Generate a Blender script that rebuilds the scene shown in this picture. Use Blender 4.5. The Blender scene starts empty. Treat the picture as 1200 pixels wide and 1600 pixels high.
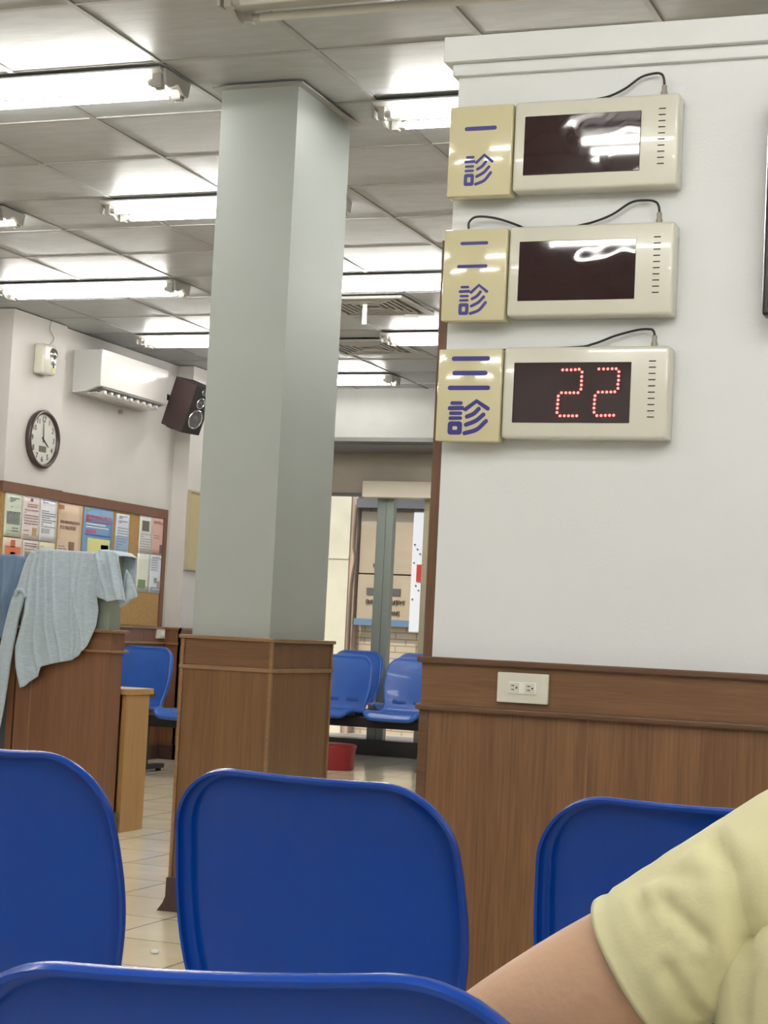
import bpy, bmesh, math, random
from mathutils import Vector, Matrix, noise
random.seed(7)
C = bpy.context.scene.collection
PI = math.pi

# ------------------------------------------------------------------ camera, world, sun, exposure
def cam_axes(yaw, pitch, roll):
    cy, sy, cp, sp = math.cos(yaw), math.sin(yaw), math.cos(pitch), math.sin(pitch)
    f = Vector((-sy * cp, cy * cp, sp)); r = Vector((cy, sy, 0)); u = r.cross(f)
    c, s = math.cos(roll), math.sin(roll)
    return c * r + s * u, -s * r + c * u, f
cr, cu, cf = cam_axes(0.36117461, 0.06681205, 0.0488168)
cam_data = bpy.data.cameras.new('camera'); cam = bpy.data.objects.new('camera', cam_data); C.objects.link(cam)
cam_data.sensor_fit = 'VERTICAL'; cam_data.sensor_height = 24.0; cam_data.lens = 2850.0 / 1600.0 * 24.0
cam_data.clip_start = 0.05; cam_data.clip_end = 200
cam.matrix_world = Matrix(((cr.x, cu.x, -cf.x, 0), (cr.y, cu.y, -cf.y, 0), (cr.z, cu.z, -cf.z, 1.02), (0, 0, 0, 1)))
bpy.context.scene.camera = cam
vs = bpy.context.scene.view_settings
vs.view_transform = 'Standard'; vs.look = 'None'; vs.gamma = 1.0; vs.exposure = 2.2; vs.use_curve_mapping = False
TUBE = 10.0           # emission strength of a lit fluorescent tube
SKY = 1.0
world = bpy.data.worlds.new('world'); bpy.context.scene.world = world; world.use_nodes = True
wn = world.node_tree.nodes; wl = world.node_tree.links
bg = wn['Background']; sky = wn.new('ShaderNodeTexSky')
sky.sky_type = 'NISHITA'; sky.sun_disc = False; sky.sun_elevation = math.radians(50); sky.sun_rotation = math.radians(200)
wl.new(sky.outputs[0], bg.inputs[0]); bg.inputs[1].default_value = 0.06 * SKY
sd = bpy.data.lights.new('sun', 'SUN'); sd.energy = .6; sd.angle = 0.05; sd.color = (1, .95, .86)
sun = bpy.data.objects.new('sun', sd); C.objects.link(sun); sun.rotation_euler = (math.radians(38), 0, math.radians(-12)); sun.location = (-5, 12, 8)

# ------------------------------------------------------------------ materials
def mat(name, col, rough=0.5, metal=0.0, coat=0.0, emis=None, estr=0.0, var=0.0, vscale=8.0, spec=0.5, stretch=None, bump=0.0, bscale=60.0, sheen=0.0):
    m = bpy.data.materials.new(name); m.use_nodes = True
    nt = m.node_tree; b = nt.nodes['Principled BSDF']
    b.inputs['Base Color'].default_value = (*col, 1); b.inputs['Roughness'].default_value = rough
    b.inputs['Metallic'].default_value = metal; b.inputs['Coat Weight'].default_value = coat
    b.inputs['Specular IOR Level'].default_value = spec; b.inputs['Sheen Weight'].default_value = sheen
    if emis: b.inputs['Emission Color'].default_value = (*emis, 1); b.inputs['Emission Strength'].default_value = estr
    tc = nt.nodes.new('ShaderNodeTexCoord'); mp = nt.nodes.new('ShaderNodeMapping')
    nt.links.new(tc.outputs['Object'], mp.inputs[0])
    if stretch: mp.inputs['Scale'].default_value = stretch
    nz = nt.nodes.new('ShaderNodeTexNoise'); nz.inputs['Scale'].default_value = vscale; nz.inputs['Detail'].default_value = 5
    nt.links.new(mp.outputs[0], nz.inputs[0])
    rp = nt.nodes.new('ShaderNodeValToRGB')
    lo = tuple(max(0, c * (1 - var)) for c in col); hi = tuple(min(1, c * (1 + var)) for c in col)
    rp.color_ramp.elements[0].color = (*lo, 1); rp.color_ramp.elements[1].color = (*hi, 1)
    rp.color_ramp.elements[0].position = .3; rp.color_ramp.elements[1].position = .7
    nt.links.new(nz.outputs[0], rp.inputs[0]); nt.links.new(rp.outputs[0], b.inputs['Base Color'])
    if bump:
        n2 = nt.nodes.new('ShaderNodeTexNoise'); n2.inputs['Scale'].default_value = bscale; n2.inputs['Detail'].default_value = 2
        nt.links.new(mp.outputs[0], n2.inputs[0])
        bp = nt.nodes.new('ShaderNodeBump'); bp.inputs['Strength'].default_value = bump; bp.inputs['Distance'].default_value = .01
        nt.links.new(n2.outputs[0], bp.inputs['Height']); nt.links.new(bp.outputs[0], b.inputs['Normal'])
    return m

def wood(name, col, dark, axis='z', rough=0.38, scale=14):
    m = bpy.data.materials.new(name); m.use_nodes = True; nt = m.node_tree; b = nt.nodes['Principled BSDF']
    tc = nt.nodes.new('ShaderNodeTexCoord'); mp = nt.nodes.new('ShaderNodeMapping'); nt.links.new(tc.outputs['Object'], mp.inputs[0])
    s = {'z': (1, 1, .035), 'x': (.05, 1, 1), 'y': (1, .05, 1)}[axis]
    mp.inputs['Scale'].default_value = s
    n1 = nt.nodes.new('ShaderNodeTexNoise'); n1.inputs['Scale'].default_value = scale; n1.inputs['Detail'].default_value = 6; n1.inputs['Roughness'].default_value = .6
    n2 = nt.nodes.new('ShaderNodeTexNoise'); n2.inputs['Scale'].default_value = scale * 12; n2.inputs['Detail'].default_value = 3
    nt.links.new(mp.outputs[0], n1.inputs[0]); nt.links.new(mp.outputs[0], n2.inputs[0])
    mx = nt.nodes.new('ShaderNodeMix'); mx.inputs[0].default_value = .42
    nt.links.new(n1.outputs[0], mx.inputs[2]); nt.links.new(n2.outputs[0], mx.inputs[3])
    rp = nt.nodes.new('ShaderNodeValToRGB'); rp.color_ramp.elements[0].color = (*dark, 1); rp.color_ramp.elements[1].color = (*col, 1)
    rp.color_ramp.elements[0].position = .36; rp.color_ramp.elements[1].position = .62
    nt.links.new(mx.outputs[0], rp.inputs[0]); nt.links.new(rp.outputs[0], b.inputs['Base Color'])
    b.inputs['Roughness'].default_value = rough
    return m

def glass_mat(name, tint=(1, 1, 1), refl=0.08, rough=0.0):
    m = bpy.data.materials.new(name); m.use_nodes = True; nt = m.node_tree; nt.nodes.clear()
    o = nt.nodes.new('ShaderNodeOutputMaterial'); t = nt.nodes.new('ShaderNodeBsdfTransparent'); g = nt.nodes.new('ShaderNodeBsdfGlossy')
    t.inputs[0].default_value = (*tint, 1); g.inputs['Roughness'].default_value = rough
    mx = nt.nodes.new('ShaderNodeMixShader'); lw = nt.nodes.new('ShaderNodeLayerWeight'); lw.inputs[0].default_value = .5; fr = nt.nodes.new('ShaderNodeMath'); fr.operation = 'POWER'; fr.inputs[1].default_value = 5
    ad_ = nt.nodes.new('ShaderNodeMath'); ad_.operation = 'MULTIPLY_ADD'; ad_.inputs[1].default_value = .9; ad_.inputs[2].default_value = .03
    nt.links.new(lw.outputs[1], fr.inputs[0]); nt.links.new(fr.outputs[0], ad_.inputs[0]); nt.links.new(ad_.outputs[0], mx.inputs[0]); nt.links.new(t.outputs[0], mx.inputs[1]); nt.links.new(g.outputs[0], mx.inputs[2]); nt.links.new(mx.outputs[0], o.inputs[0])
    return m

def tile_floor():
    m = bpy.data.materials.new('floor_tiles'); m.use_nodes = True; nt = m.node_tree; b = nt.nodes['Principled BSDF']
    tc = nt.nodes.new('ShaderNodeTexCoord'); mp = nt.nodes.new('ShaderNodeMapping'); nt.links.new(tc.outputs['Object'], mp.inputs[0])
    mp.inputs['Location'].default_value = (.03, 0, 0)
    br = nt.nodes.new('ShaderNodeTexBrick'); br.offset = 0; br.inputs['Scale'].default_value = 1
    br.inputs['Brick Width'].default_value = .41; br.inputs['Row Height'].default_value = .41; br.inputs['Mortar Size'].default_value = .0035
    br.inputs['Color1'].default_value = (.76, .68, .50, 1); br.inputs['Color2'].default_value = (.82, .735, .55, 1); br.inputs['Mortar'].default_value = (.22, .18, .13, 1)
    nt.links.new(mp.outputs[0], br.inputs[0])
    nz = nt.nodes.new('ShaderNodeTexNoise'); nz.inputs['Scale'].default_value = 5; nz.inputs['Detail'].default_value = 6
    nt.links.new(tc.outputs['Object'], nz.inputs[0])
    mx = nt.nodes.new('ShaderNodeMix'); mx.data_type = 'RGBA'; mx.blend_type = 'OVERLAY'; mx.inputs[0].default_value = .35
    nt.links.new(br.outputs[0], mx.inputs[6]); nt.links.new(nz.outputs[0], mx.inputs[7]); nt.links.new(mx.outputs[2], b.inputs['Base Color'])
    b.inputs['Roughness'].default_value = .13; b.inputs['Specular IOR Level'].default_value = .6
    n3 = nt.nodes.new('ShaderNodeTexNoise'); n3.inputs['Scale'].default_value = 2.5; nt.links.new(tc.outputs['Object'], n3.inputs[0])
    bp = nt.nodes.new('ShaderNodeBump'); bp.inputs['Strength'].default_value = .12; bp.inputs['Distance'].default_value = .02
    nt.links.new(n3.outputs[0], bp.inputs['Height']); nt.links.new(bp.outputs[0], b.inputs['Normal'])
    return m

def brick_mat(name, c1, c2, mort, w, h):
    m = bpy.data.materials.new(name); m.use_nodes = True; nt = m.node_tree; b = nt.nodes['Principled BSDF']
    tc = nt.nodes.new('ShaderNodeTexCoord'); mp = nt.nodes.new('ShaderNodeMapping'); nt.links.new(tc.outputs['Object'], mp.inputs[0])
    mp.inputs['Rotation'].default_value = (PI / 2, 0, 0)
    br = nt.nodes.new('ShaderNodeTexBrick'); br.inputs['Scale'].default_value = 1; br.inputs['Brick Width'].default_value = w; br.inputs['Row Height'].default_value = h
    br.inputs['Mortar Size'].default_value = .006; br.inputs['Color1'].default_value = (*c1, 1); br.inputs['Color2'].default_value = (*c2, 1); br.inputs['Mortar'].default_value = (*mort, 1)
    nt.links.new(mp.outputs[0], br.inputs[0]); nt.links.new(br.outputs[0], b.inputs['Base Color']); b.inputs['Roughness'].default_value = .8
    return m

M = dict(
    wall=mat('white_wall_paint', (.68, .70, .70), .55, var=.02, vscale=3, bump=.05, bscale=160),
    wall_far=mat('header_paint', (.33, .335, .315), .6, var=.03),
    wall_warm=mat('warm_white_wall_paint', (.57, .55, .525), .6, var=.04, vscale=2.5),
    pillar=mat('pale_green_grey_paint', (.39, .425, .41), .5, var=.02, vscale=3),
    ceil=mat('ceiling_board', (.40, .418, .43), .42, var=.09, vscale=6, stretch=(1, 3.5, 1), bump=.08, bscale=14),
    tbar=mat('ceiling_grid_grey', (.37, .365, .355), .5),
    seamdark=mat('shadow_gap_grey', (.2, .2, .2), .8),
    wood=wood('brown_wood_laminate', (.235, .118, .05), (.125, .058, .024)),
    woodx=wood('brown_wood_laminate_horizontal', (.225, .112, .047), (.145, .068, .028), 'x'),
    wood_p=wood('pillar_wood_laminate', (.225, .118, .048), (.145, .070, .027), scale=9),
    wood_px=wood('pillar_wood_frieze', (.20, .10, .046), (.14, .067, .03), 'x'),
    wood_t=wood('wood_trim', (.30, .17, .08), (.22, .115, .052), 'x'),
    wood_dk=wood('dark_wood_trim', (.15, .075, .037), (.10, .047, .022), 'x'),
    wood_dz=wood('dark_wood_post', (.15, .075, .037), (.10, .047, .022)),
    wood_b=wood('reddish_brown_wood', (.215, .098, .048), (.145, .06, .028), scale=7),
    wood_bx=wood('reddish_brown_wood_frieze', (.24, .11, .052), (.16, .07, .033), 'x'),
    wood_l=wood('light_oak_laminate', (.46, .27, .105), (.37, .205, .075), scale=10),
    base=mat('dark_brown_skirting', (.065, .036, .030), .35, var=.1),
    cream=mat('cream_plastic', (.62, .61, .52), .22, coat=.3, var=.01),
    sign=mat('pale_yellow_acrylic', (.60, .55, .35), .12, coat=.4, var=.01, bump=.02, bscale=5),
    signside=mat('yellowed_acrylic_edge', (.5, .44, .22), .25),
    ink=mat('navy_blue_vinyl', (.035, .03, .22), .35),
    screen=mat('dark_red_acrylic', (.020, .0035, .006), .03, coat=1.0, spec=.5, var=.25, vscale=20, bump=.6, bscale=4.5),
    led=mat('lit_red_led', (.9, .05, .05), .4, emis=(1, .075, .065), estr=1.5),
    led_off=mat('unlit_led', (.022, .006, .008), .5),
    black=mat('black_plastic', (.012, .012, .012), .4),
    slot=mat('dark_slot', (.02, .018, .014), .8),
    plug=mat('grey_plug', (.30, .28, .24), .45),
    navy=mat('dark_navy_screen', (.012, .014, .04), .12, coat=.5),
    chrome=mat('chrome', (.7, .7, .72), .15, metal=1),
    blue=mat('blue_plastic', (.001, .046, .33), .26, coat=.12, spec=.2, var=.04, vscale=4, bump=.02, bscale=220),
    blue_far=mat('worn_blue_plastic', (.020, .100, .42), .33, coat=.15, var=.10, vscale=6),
    steel_blk=mat('black_painted_steel', (.012, .012, .013), .45),
    steel=mat('grey_steel', (.35, .35, .36), .3, metal=.9),
    tube=mat('lit_fluorescent_tube', (.9, .9, .9), .3, emis=(1.0, .97, .92), estr=TUBE),
    tube_off=mat('unlit_fluorescent_tube', (.62, .62, .58), .25),
    housing=mat('white_enamel_steel', (.42, .42, .40), .35),
    socket=mat('white_lamp_socket', (.40, .39, .36), .5),
    vent=mat('vent_aluminium', (.42, .41, .38), .5),
    ventdk=mat('vent_shadow', (.10, .10, .095), .8),
    paperw=mat('white_paper_strip', (.8, .8, .78), .6),
    ac=mat('glossy_white_plastic', (.74, .72, .70), .12, coat=.6, bump=.02, bscale=3),
    acside=mat('white_plastic', (.62, .62, .61), .4),
    spk=mat('dark_brown_vinyl', (.050, .030, .030), .5, var=.1),
    spkf=mat('black_baffle', (.02, .018, .018), .5),
    cone=mat('grey_speaker_cone', (.09, .09, .09), .5),
    clockrim=mat('dark_brown_clock_rim', (.055, .035, .035), .3),
    dial=mat('clock_dial', (.60, .60, .56), .5),
    lcd=mat('lcd_grey_green', (.16, .165, .11), .3),
    cork=mat('cork', (.40, .24, .09), .8, var=.12, vscale=60),
    frame=mat('brown_board_frame', (.16, .072, .042), .45, var=.08),
    tan=mat('tan_panel', (.47, .40, .22), .5, var=.03),
    tanf=mat('beige_frame', (.42, .37, .25), .5),
    frost=mat('frosted_green_glass', (.23, .26, .21), .3),
    shirt=mat('grey_blue_knit', (.42, .51, .585), .9, var=.10, vscale=90, sheen=.3, stretch=(.25, 1, 1.6), bump=.25, bscale=260),
    denim=mat('blue_cotton', (.15, .225, .34), .9, var=.08, vscale=8),
    darkgrey=mat('dark_slate_panel', (.05, .062, .08), .6),
    desktop=mat('pale_desktop', (.60, .48, .36), .3),
    red=mat('red_plastic', (.26, .012, .018), .35),
    skin=mat('skin', (.48, .29, .18), .5, var=.06, vscale=14, bump=.06, bscale=120),
    yellow=mat('pale_yellow_cotton', (.56, .535, .315), .85, var=.04, vscale=7, sheen=.2, bump=.05, bscale=420),
    trouser=mat('dark_trousers', (.03, .03, .04), .8), hair=mat('black_hair', (.012, .01, .009), .5), shoe=mat('grey_shoe', (.2, .2, .2), .6),
    eye=mat('eye_white', (.7, .7, .7), .2), lip=mat('lips', (.42, .14, .12), .5),
    alu=mat('greenish_aluminium', (.25, .29, .26), .35, metal=.3),
    alud=mat('dark_aluminium', (.13, .13, .125), .4, metal=.3),
    transom=mat('taupe_tinted_panel', (.34, .30, .245), .22, var=.18, vscale=1.3),
    opbox=mat('cream_metal', (.58, .53, .43), .4),
    glass=glass_mat('clear_glass'),
    concrete=mat('cream_render', (.68, .62, .44), .85, var=.08, vscale=4),
    pinkish=mat('rusty_cream_paint', (.50, .36, .26), .85, var=.3, vscale=5, stretch=(3, 3, .6)),
    tanboard=mat('tan_painted_board', (.45, .36, .235), .8, var=.06, vscale=3),
    bluetape=mat('blue_tape', (.12, .21, .30), .6), grey_sign=mat('grey_sign', (.10, .09, .085), .6), scrib=mat('brown_lettering', (.18, .12, .07), .7),
    bricks=brick_mat('pale_bricks', (.52, .43, .29), (.58, .49, .34), (.33, .25, .17), .22, .065),
    ground=mat('pale_concrete_ground', (.5, .46, .38), .85, var=.1),
    sill=mat('dark_sill', (.07, .068, .062), .35),
    white=mat('plain_white', (.75, .75, .73), .4), redlab=mat('red_label', (.5, .03, .02), .4),
    floor=tile_floor(),
)

# ------------------------------------------------------------------ mesh helpers
def box(bm, x0, x1, y0, y1, z0, z1, bev=0.0, seg=2):
    t = bmesh.new(); bmesh.ops.create_cube(t, size=1)
    for v in t.verts: v.co = Vector(((x0 + x1) / 2 + v.co.x * (x1 - x0), (y0 + y1) / 2 + v.co.y * (y1 - y0), (z0 + z1) / 2 + v.co.z * (z1 - z0)))
    if bev: bmesh.ops.bevel(t, geom=t.edges[:], offset=bev, segments=seg, affect='EDGES', profile=.5)
    merge(bm, t)
def merge(bm, t):
    me = bpy.data.meshes.new('tmp'); t.to_mesh(me); t.free(); bm.from_mesh(me); bpy.data.meshes.remove(me)
def ring_frame(d):
    d = d.normalized(); a = Vector((0, 0, 1)) if abs(d.z) < .9 else Vector((1, 0, 0))
    u = d.cross(a).normalized(); return u, d.cross(u).normalized()
def tube(bm, pts, r, seg=10, cap=True):
    pts = [Vector(p) for p in pts]; n = len(pts); rs = r if isinstance(r, (list, tuple)) else [r] * n
    rings = []; u = None
    for i, p in enumerate(pts):
        d = (pts[min(i + 1, n - 1)] - pts[max(i - 1, 0)]).normalized()
        if u is None: u, w = ring_frame(d)
        else: u = (u - d * u.dot(d)).normalized(); w = d.cross(u)
        rings.append([bm.verts.new(p + (u * math.cos(2 * PI * k / seg) + w * math.sin(2 * PI * k / seg)) * rs[i]) for k in range(seg)])
    for a, b in zip(rings, rings[1:]):
        for k in range(seg): bm.faces.new((a[k], a[(k + 1) % seg], b[(k + 1) % seg], b[k]))
    if cap: bm.faces.new(rings[0][::-1]); bm.faces.new(rings[-1])
def spline(pts, n=8):
    P = [Vector(p) for p in pts]; P = [2 * P[0] - P[1]] + P + [2 * P[-1] - P[-2]]; out = []
    for i in range(1, len(P) - 2):
        for k in range(n):
            t = k / n; out.append(.5 * ((2 * P[i]) + (P[i + 1] - P[i - 1]) * t + (2 * P[i - 1] - 5 * P[i] + 4 * P[i + 1] - P[i + 2]) * t * t + (3 * P[i] - 3 * P[i + 1] + P[i + 2] - P[i - 1]) * t ** 3))
    out.append(P[-2]); return out
def lathe(bm, prof, origin, axis, seg=40):
    # prof: (radius, height along axis)
    axis = Vector(axis).normalized(); u, w = ring_frame(axis); o = Vector(origin); rings = []
    for r, h in prof: rings.append([bm.verts.new(o + axis * h + (u * math.cos(2 * PI * k / seg) + w * math.sin(2 * PI * k / seg)) * max(r, 1e-5)) for k in range(seg)])
    for a, b in zip(rings, rings[1:]):
        for k in range(seg): bm.faces.new((a[k], a[(k + 1) % seg], b[(k + 1) % seg], b[k]))
def prism(bm, poly, f, a0, a1):
    # poly: 2D outline, f(u, v, a) -> 3D point; extruded from a0 to a1
    A = [bm.verts.new(f(u, v, a0)) for u, v in poly]; B = [bm.verts.new(f(u, v, a1)) for u, v in poly]
    n = len(poly); bm.faces.new(A); bm.faces.new(B[::-1])
    for k in range(n): bm.faces.new((A[k], B[k], B[(k + 1) % n], A[(k + 1) % n]))
def obj(name, bm, m, parent=None, smooth=False, origin=None, auto=None):
    """links bm as one mesh object; world coordinates are turned into the parent's local ones"""
    bmesh.ops.recalc_face_normals(bm, faces=bm.faces[:])
    me = bpy.data.meshes.new(name); bm.to_mesh(me); bm.free()
    o = bpy.data.objects.new(name, me); C.objects.link(o)
    if isinstance(m, (list, tuple)):
        for q in m: me.materials.append(q)
    else: me.materials.append(m)
    if smooth:
        for p in me.polygons: p.use_smooth = True
    w = Vector((0, 0, 0)); p = parent
    while p is not None: w += Vector(p.location); p = p.parent
    if parent is not None:
        o.parent = parent
    if origin is not None: w = Vector(origin)
    if w.length > 0: me.transform(Matrix.Translation(-w))
    if origin is not None: o.location = Vector(origin)
    if smooth and auto:
        me.set_sharp_from_angle(angle=math.radians(auto))
    return o
def tag(o, label=None, cat=None, group=None, kind=None):
    if label: o['label'] = label
    if cat: o['category'] = cat
    if group: o['group'] = group
    if kind: o['kind'] = kind
    return o
def thing(name, loc, label, cat, group=None, rotz=0):
    o = bpy.data.objects.new(name, None); C.objects.link(o); o.location = loc; o.rotation_euler = (0, 0, rotz)
    o.empty_display_size = .1
    return tag(o, label, cat, group)
def struct(name, bm, m, parent=None, **k):
    o = obj(name, bm, m, parent, **k)
    if parent is None: o['kind'] = 'structure'
    return o
def part(name, parent, m, fn, **k):
    bm = bmesh.new(); fn(bm); return obj(name, bm, m, parent, **k)
def copy_tree(o, parent=None):
    c = o.copy(); C.objects.link(c); c.parent = parent
    for ch in list(o.children): copy_tree(ch, c)
    return c
def evaluated(o):
    dg = bpy.context.evaluated_depsgraph_get(); return bpy.data.meshes.new_from_object(o.evaluated_get(dg), depsgraph=dg)

# ------------------------------------------------------------------ the room shell
ZC = 2.996
def b_(*a, **k):
    bm = bmesh.new(); box(bm, *a, **k); return bm
struct('floor', b_(-7.3, 3.2, -3.2, 14.9, -.08, 0), M['floor'])
struct('ceiling', b_(-7.3, 3.2, -3.2, 13.85, ZC + .006, ZC + .16), M['ceil'])
# ceiling grid bars
bm = bmesh.new()
GX = [-2.457 - .6 * k for k in range(-9, 9)]; GY = [4.42 + .6 * k for k in range(-12, 16)]
for x in GX:
    if -7.2 < x < 3.1: box(bm, x - .010, x + .010, -3.1, 13.7, ZC + .001, ZC + .008)
for y in GY:
    if -3.1 < y < 13.68: box(bm, -7.2, 3.1, y - .008, y + .008, ZC + .002, ZC + .008)
struct('trim_1', bm, M['tbar'])
bm = bmesh.new()
for x in GX:
    if -7.2 < x < 3.1: box(bm, x + .010, x + .0135, -3.1, 13.7, ZC + .003, ZC + .008)
for y in GY:
    if -3.1 < y < 13.68: box(bm, -7.2, 3.1, y + .008, y + .012, ZC + .003, ZC + .008)
struct('trim_2', bm, M['seamdark'])
# left wall: projecting pier with the clock, recess with the air conditioner, then a second pier
bm = bmesh.new()
box(bm, -7.2, -7.0, -3.0, 10.03, 0, ZC)
box(bm, -7.2, -6.40, 10.03, 10.70, 0, ZC)
box(bm, -7.2, -6.44, 10.70, 12.44, 0, ZC)
box(bm, -7.2, -6.31, 12.44, 14.7, 0, ZC)
struct('wall_left', bm, M['wall_warm'])
struct('wall_right', b_(3.0, 3.15, -3.0, 14.0, 0, ZC), M['wall'])
struct('wall_back', b_(-7.2, 3.15, -3.15, -3.0, 0, ZC), M['wall'])
# wainscot of the left wall
bm = bmesh.new()
box(bm, -6.40, -6.385, 10.015, 10.715, 0, .985); box(bm, -6.44, -6.425, 10.70, 12.43, 0, .985)
box(bm, -6.45, -6.295, 12.425, 12.44, 0, .985); box(bm, -6.31, -6.295, 12.425, 14.6, 0, .985); box(bm, -7.0, -6.385, 10.015, 10.03, 0, .985)
struct('trim_3', bm, M['wood_b'])
bm = bmesh.new()
for z in (.872, .985):
    box(bm, -6.425, -6.408, 10.715, 12.41, z - .008, z + .008); box(bm, -6.385, -6.37, 10.0, 10.72, z - .008, z + .008)
    box(bm, -6.425, -6.28, 12.41, 12.425, z - .008, z + .008); box(bm, -6.295, -6.28, 12.41, 14.6, z - .008, z + .008)
struct('trim_4', bm, M['wood_t'])
bm = bmesh.new()
box(bm, -6.425, -6.405, 10.715, 12.41, 0, .11); box(bm, -6.385, -6.365, 10.0, 10.72, 0, .11); box(bm, -6.425, -6.275, 12.405, 12.425, 0, .11); box(bm, -6.295, -6.275, 12.405, 14.6, 0, .11)
struct('baseboard_left', bm, M['base'])

# far end: white header, glazed front behind it
bm = bmesh.new()
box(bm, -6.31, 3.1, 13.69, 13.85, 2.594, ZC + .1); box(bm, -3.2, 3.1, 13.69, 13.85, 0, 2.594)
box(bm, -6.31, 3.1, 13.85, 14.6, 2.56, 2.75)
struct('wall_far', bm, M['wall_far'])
bm = bmesh.new(); box(bm, -6.31, -3.2, 13.675, 13.70, 2.567, 2.600); struct('trim_5', bm, M['alud'])
GYD = 14.5
bm = bmesh.new(); box(bm, -6.31, -3.2, GYD - .01, GYD + .02, 2.21, 2.56); struct('window_1', bm, M['transom'])
bm = bmesh.new(); box(bm, -6.31, -3.2, GYD - .03, GYD + .03, 2.185, 2.215); box(bm, -6.31, -6.25, GYD - .03, GYD + .03, .13, 2.2); struct('trim_6', bm, M['alud'])
bm = bmesh.new(); box(bm, -6.25, -3.2, GYD - .004, GYD + .004, .13, 2.19); struct('window_2', bm, M['glass'])
bm = bmesh.new()
box(bm, -5.525, -5.445, GYD - .04, GYD + .03, .13, 2.19, bev=.004); box(bm, -5.435, -5.37, GYD - .06, GYD + .02, .13, 2.19, bev=.004)
struct('door_1', bm, M['alu'])
bm = bmesh.new(); box(bm, -5.105, -5.06, GYD - .03, GYD + .03, .13, 2.19); struct('trim_7', bm, M['tanf'])
struct('trim_8', b_(-6.31, -3.2, 14.42, 14.62, 0, .13), M['sill'])
bm = bmesh.new(); box(bm, -5.61, -4.6, 14.30, 14.46, 2.165, 2.305, bev=.006)
tag(obj('door_operator', bm, M['opbox']), 'cream metal sliding-door operator box over the glass entrance', 'door operator')

# outside: alley wall, seen through the glass
struct('wall_alley', b_(-9.5, -3.0, 17.1, 17.3, -.1, 4.2), M['bricks'])
bm = bmesh.new(); box(bm, -9.5, -3.0, 14.62, 17.3, -.1, .02); struct('floor_alley', bm, M['ground'])
bm = bmesh.new(); box(bm, -7.8, -6.755, 16.95, 17.1, .02, 3.6); box(bm, -7.8, -6.755, 16.94, 16.95, 1.752, 1.768)
struct('trim_9', bm, M['concrete'])
struct('trim_10', b_(-6.755, -6.69, 16.97, 17.1, .02, 3.6), M['pinkish'])
sh = thing('notice_board', (-6.35, 17.05, 1.1), 'tan painted board with dark slot and blue band on the alley wall outside', 'board')
part('panel', sh, M['tanboard'], lambda b: (box(b, -6.66, -6.09, 17.0, 17.09, 1.62, 2.24, bev=.005), box(b, -6.66, -6.085, 16.99, 17.09, 1.13, 1.605, bev=.005)))
part('slot', sh, M['grey_sign'], lambda b: box(b, -6.56, -6.20, 16.98, 16.995, 1.405, 1.475))
part('blue_band', sh, M['bluetape'], lambda b: box(b, -6.68, -6.08, 16.975, 16.99, 1.10, 1.165))
def scrib(b, x0, n, z):
    if 1:
        for k in range(n):
            x = x0 + k * .028; box(b, x, x + .006, 16.975, 16.99, z - .02, z + .02); box(b, x, x + .02, 16.975, 16.99, z + random.choice((-.02, 0, .015)), z + random.choice((-.014, .006, .021)) + .004)
random.seed(3)
for wd in ((-6.56, 5, 1.335), (-6.34, 7, 1.335), (-6.44, 3, 1.23), (-6.28, 3, 1.23), (-6.5, 2, 1.70)): part('lettering', sh, M['scrib'], lambda b: scrib(b, *wd))
fe = thing('fire_extinguisher_cabinet', (-6.0, 17.0, 1.4), 'white cabinet with red label beside the tan board outside', 'cabinet')
part('body', fe, M['white'], lambda b: box(b, -6.08, -5.93, 16.93, 17.09, 1.05, 2.24, bev=.01))
part('label', fe, M['redlab'], lambda b: box(b, -6.02, -5.955, 16.92, 16.93, 1.55, 1.72))
for k in [k for k in range(14) if not 3 < k < 8]: part('notice', fe, M['grey_sign'], lambda b: box(b, -6.06 + .03 * ((k * 7) % 4), -6.045 + .03 * ((k * 7) % 4), 16.922, 16.93, 1.37 + .045 * k, 1.382 + .045 * k))
pipe = bmesh.new(); tube(pipe, spline([(-6.70, 16.95, 2.3), (-6.71, 16.95, 1.9), (-6.69, 16.95, 1.75), (-6.72, 16.95, 1.4), (-6.71, 16.95, .3)], 6), .012)
tag(obj('hanging_cable', pipe, M['scrib'], smooth=True), 'thin brown cable hanging beside the cream pier outside', 'cable')
struct('trim_11', b_(-6.68, -5.0, 16.9, 17.1, 2.27, 2.36), M['alud'])

# ------------------------------------------------------------------ square pillar
PX0, PX1, PY0, PY1 = -2.955, -2.650, 5.93, 6.44
struct('wall_pillar', b_(PX0, PX1, PY0, PY1, 0, ZC + .006), M['pillar'])
e = .022
bm = bmesh.new(); box(bm, PX0 - e, PX1 + e, PY0 - e, PY1 + e, .0, .865); struct('trim_12', bm, M['wood_p'])
bm = bmesh.new(); box(bm, PX0 - e, PX1 + e, PY0 - e, PY1 + e, .866, .972); struct('trim_13', bm, M['wood_px'])
bm = bmesh.new()
box(bm, PX0 - .036, PX1 + .036, PY0 - .036, PY1 + .036, .972, .985, bev=.003); box(bm, PX0 - .032, PX1 + .032, PY0 - .032, PY1 + .032, .864, .878, bev=.003)
for x in (PX0 - e, PX1 + e):
    for y in (PY0 - e, PY1 + e): box(bm, x - .006, x + .006, y - .006, y + .006, 0, .98)
struct('trim_14', bm, M['wood_t'])
bm = bmesh.new(); box(bm, PX0 - .034, PX1 + .034, PY0 - .034, PY1 + .034, 0, .12, bev=.003)
prism(bm, [(0, 0), (.03, 0), (.008, .03), (0, .05)], lambda u, v, a: Vector((PX0 - .034 - u, a, v)), PY0 - .034, PY1 + .034)
struct('baseboard_pillar', bm, M['base'])
bm = bmesh.new()
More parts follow.
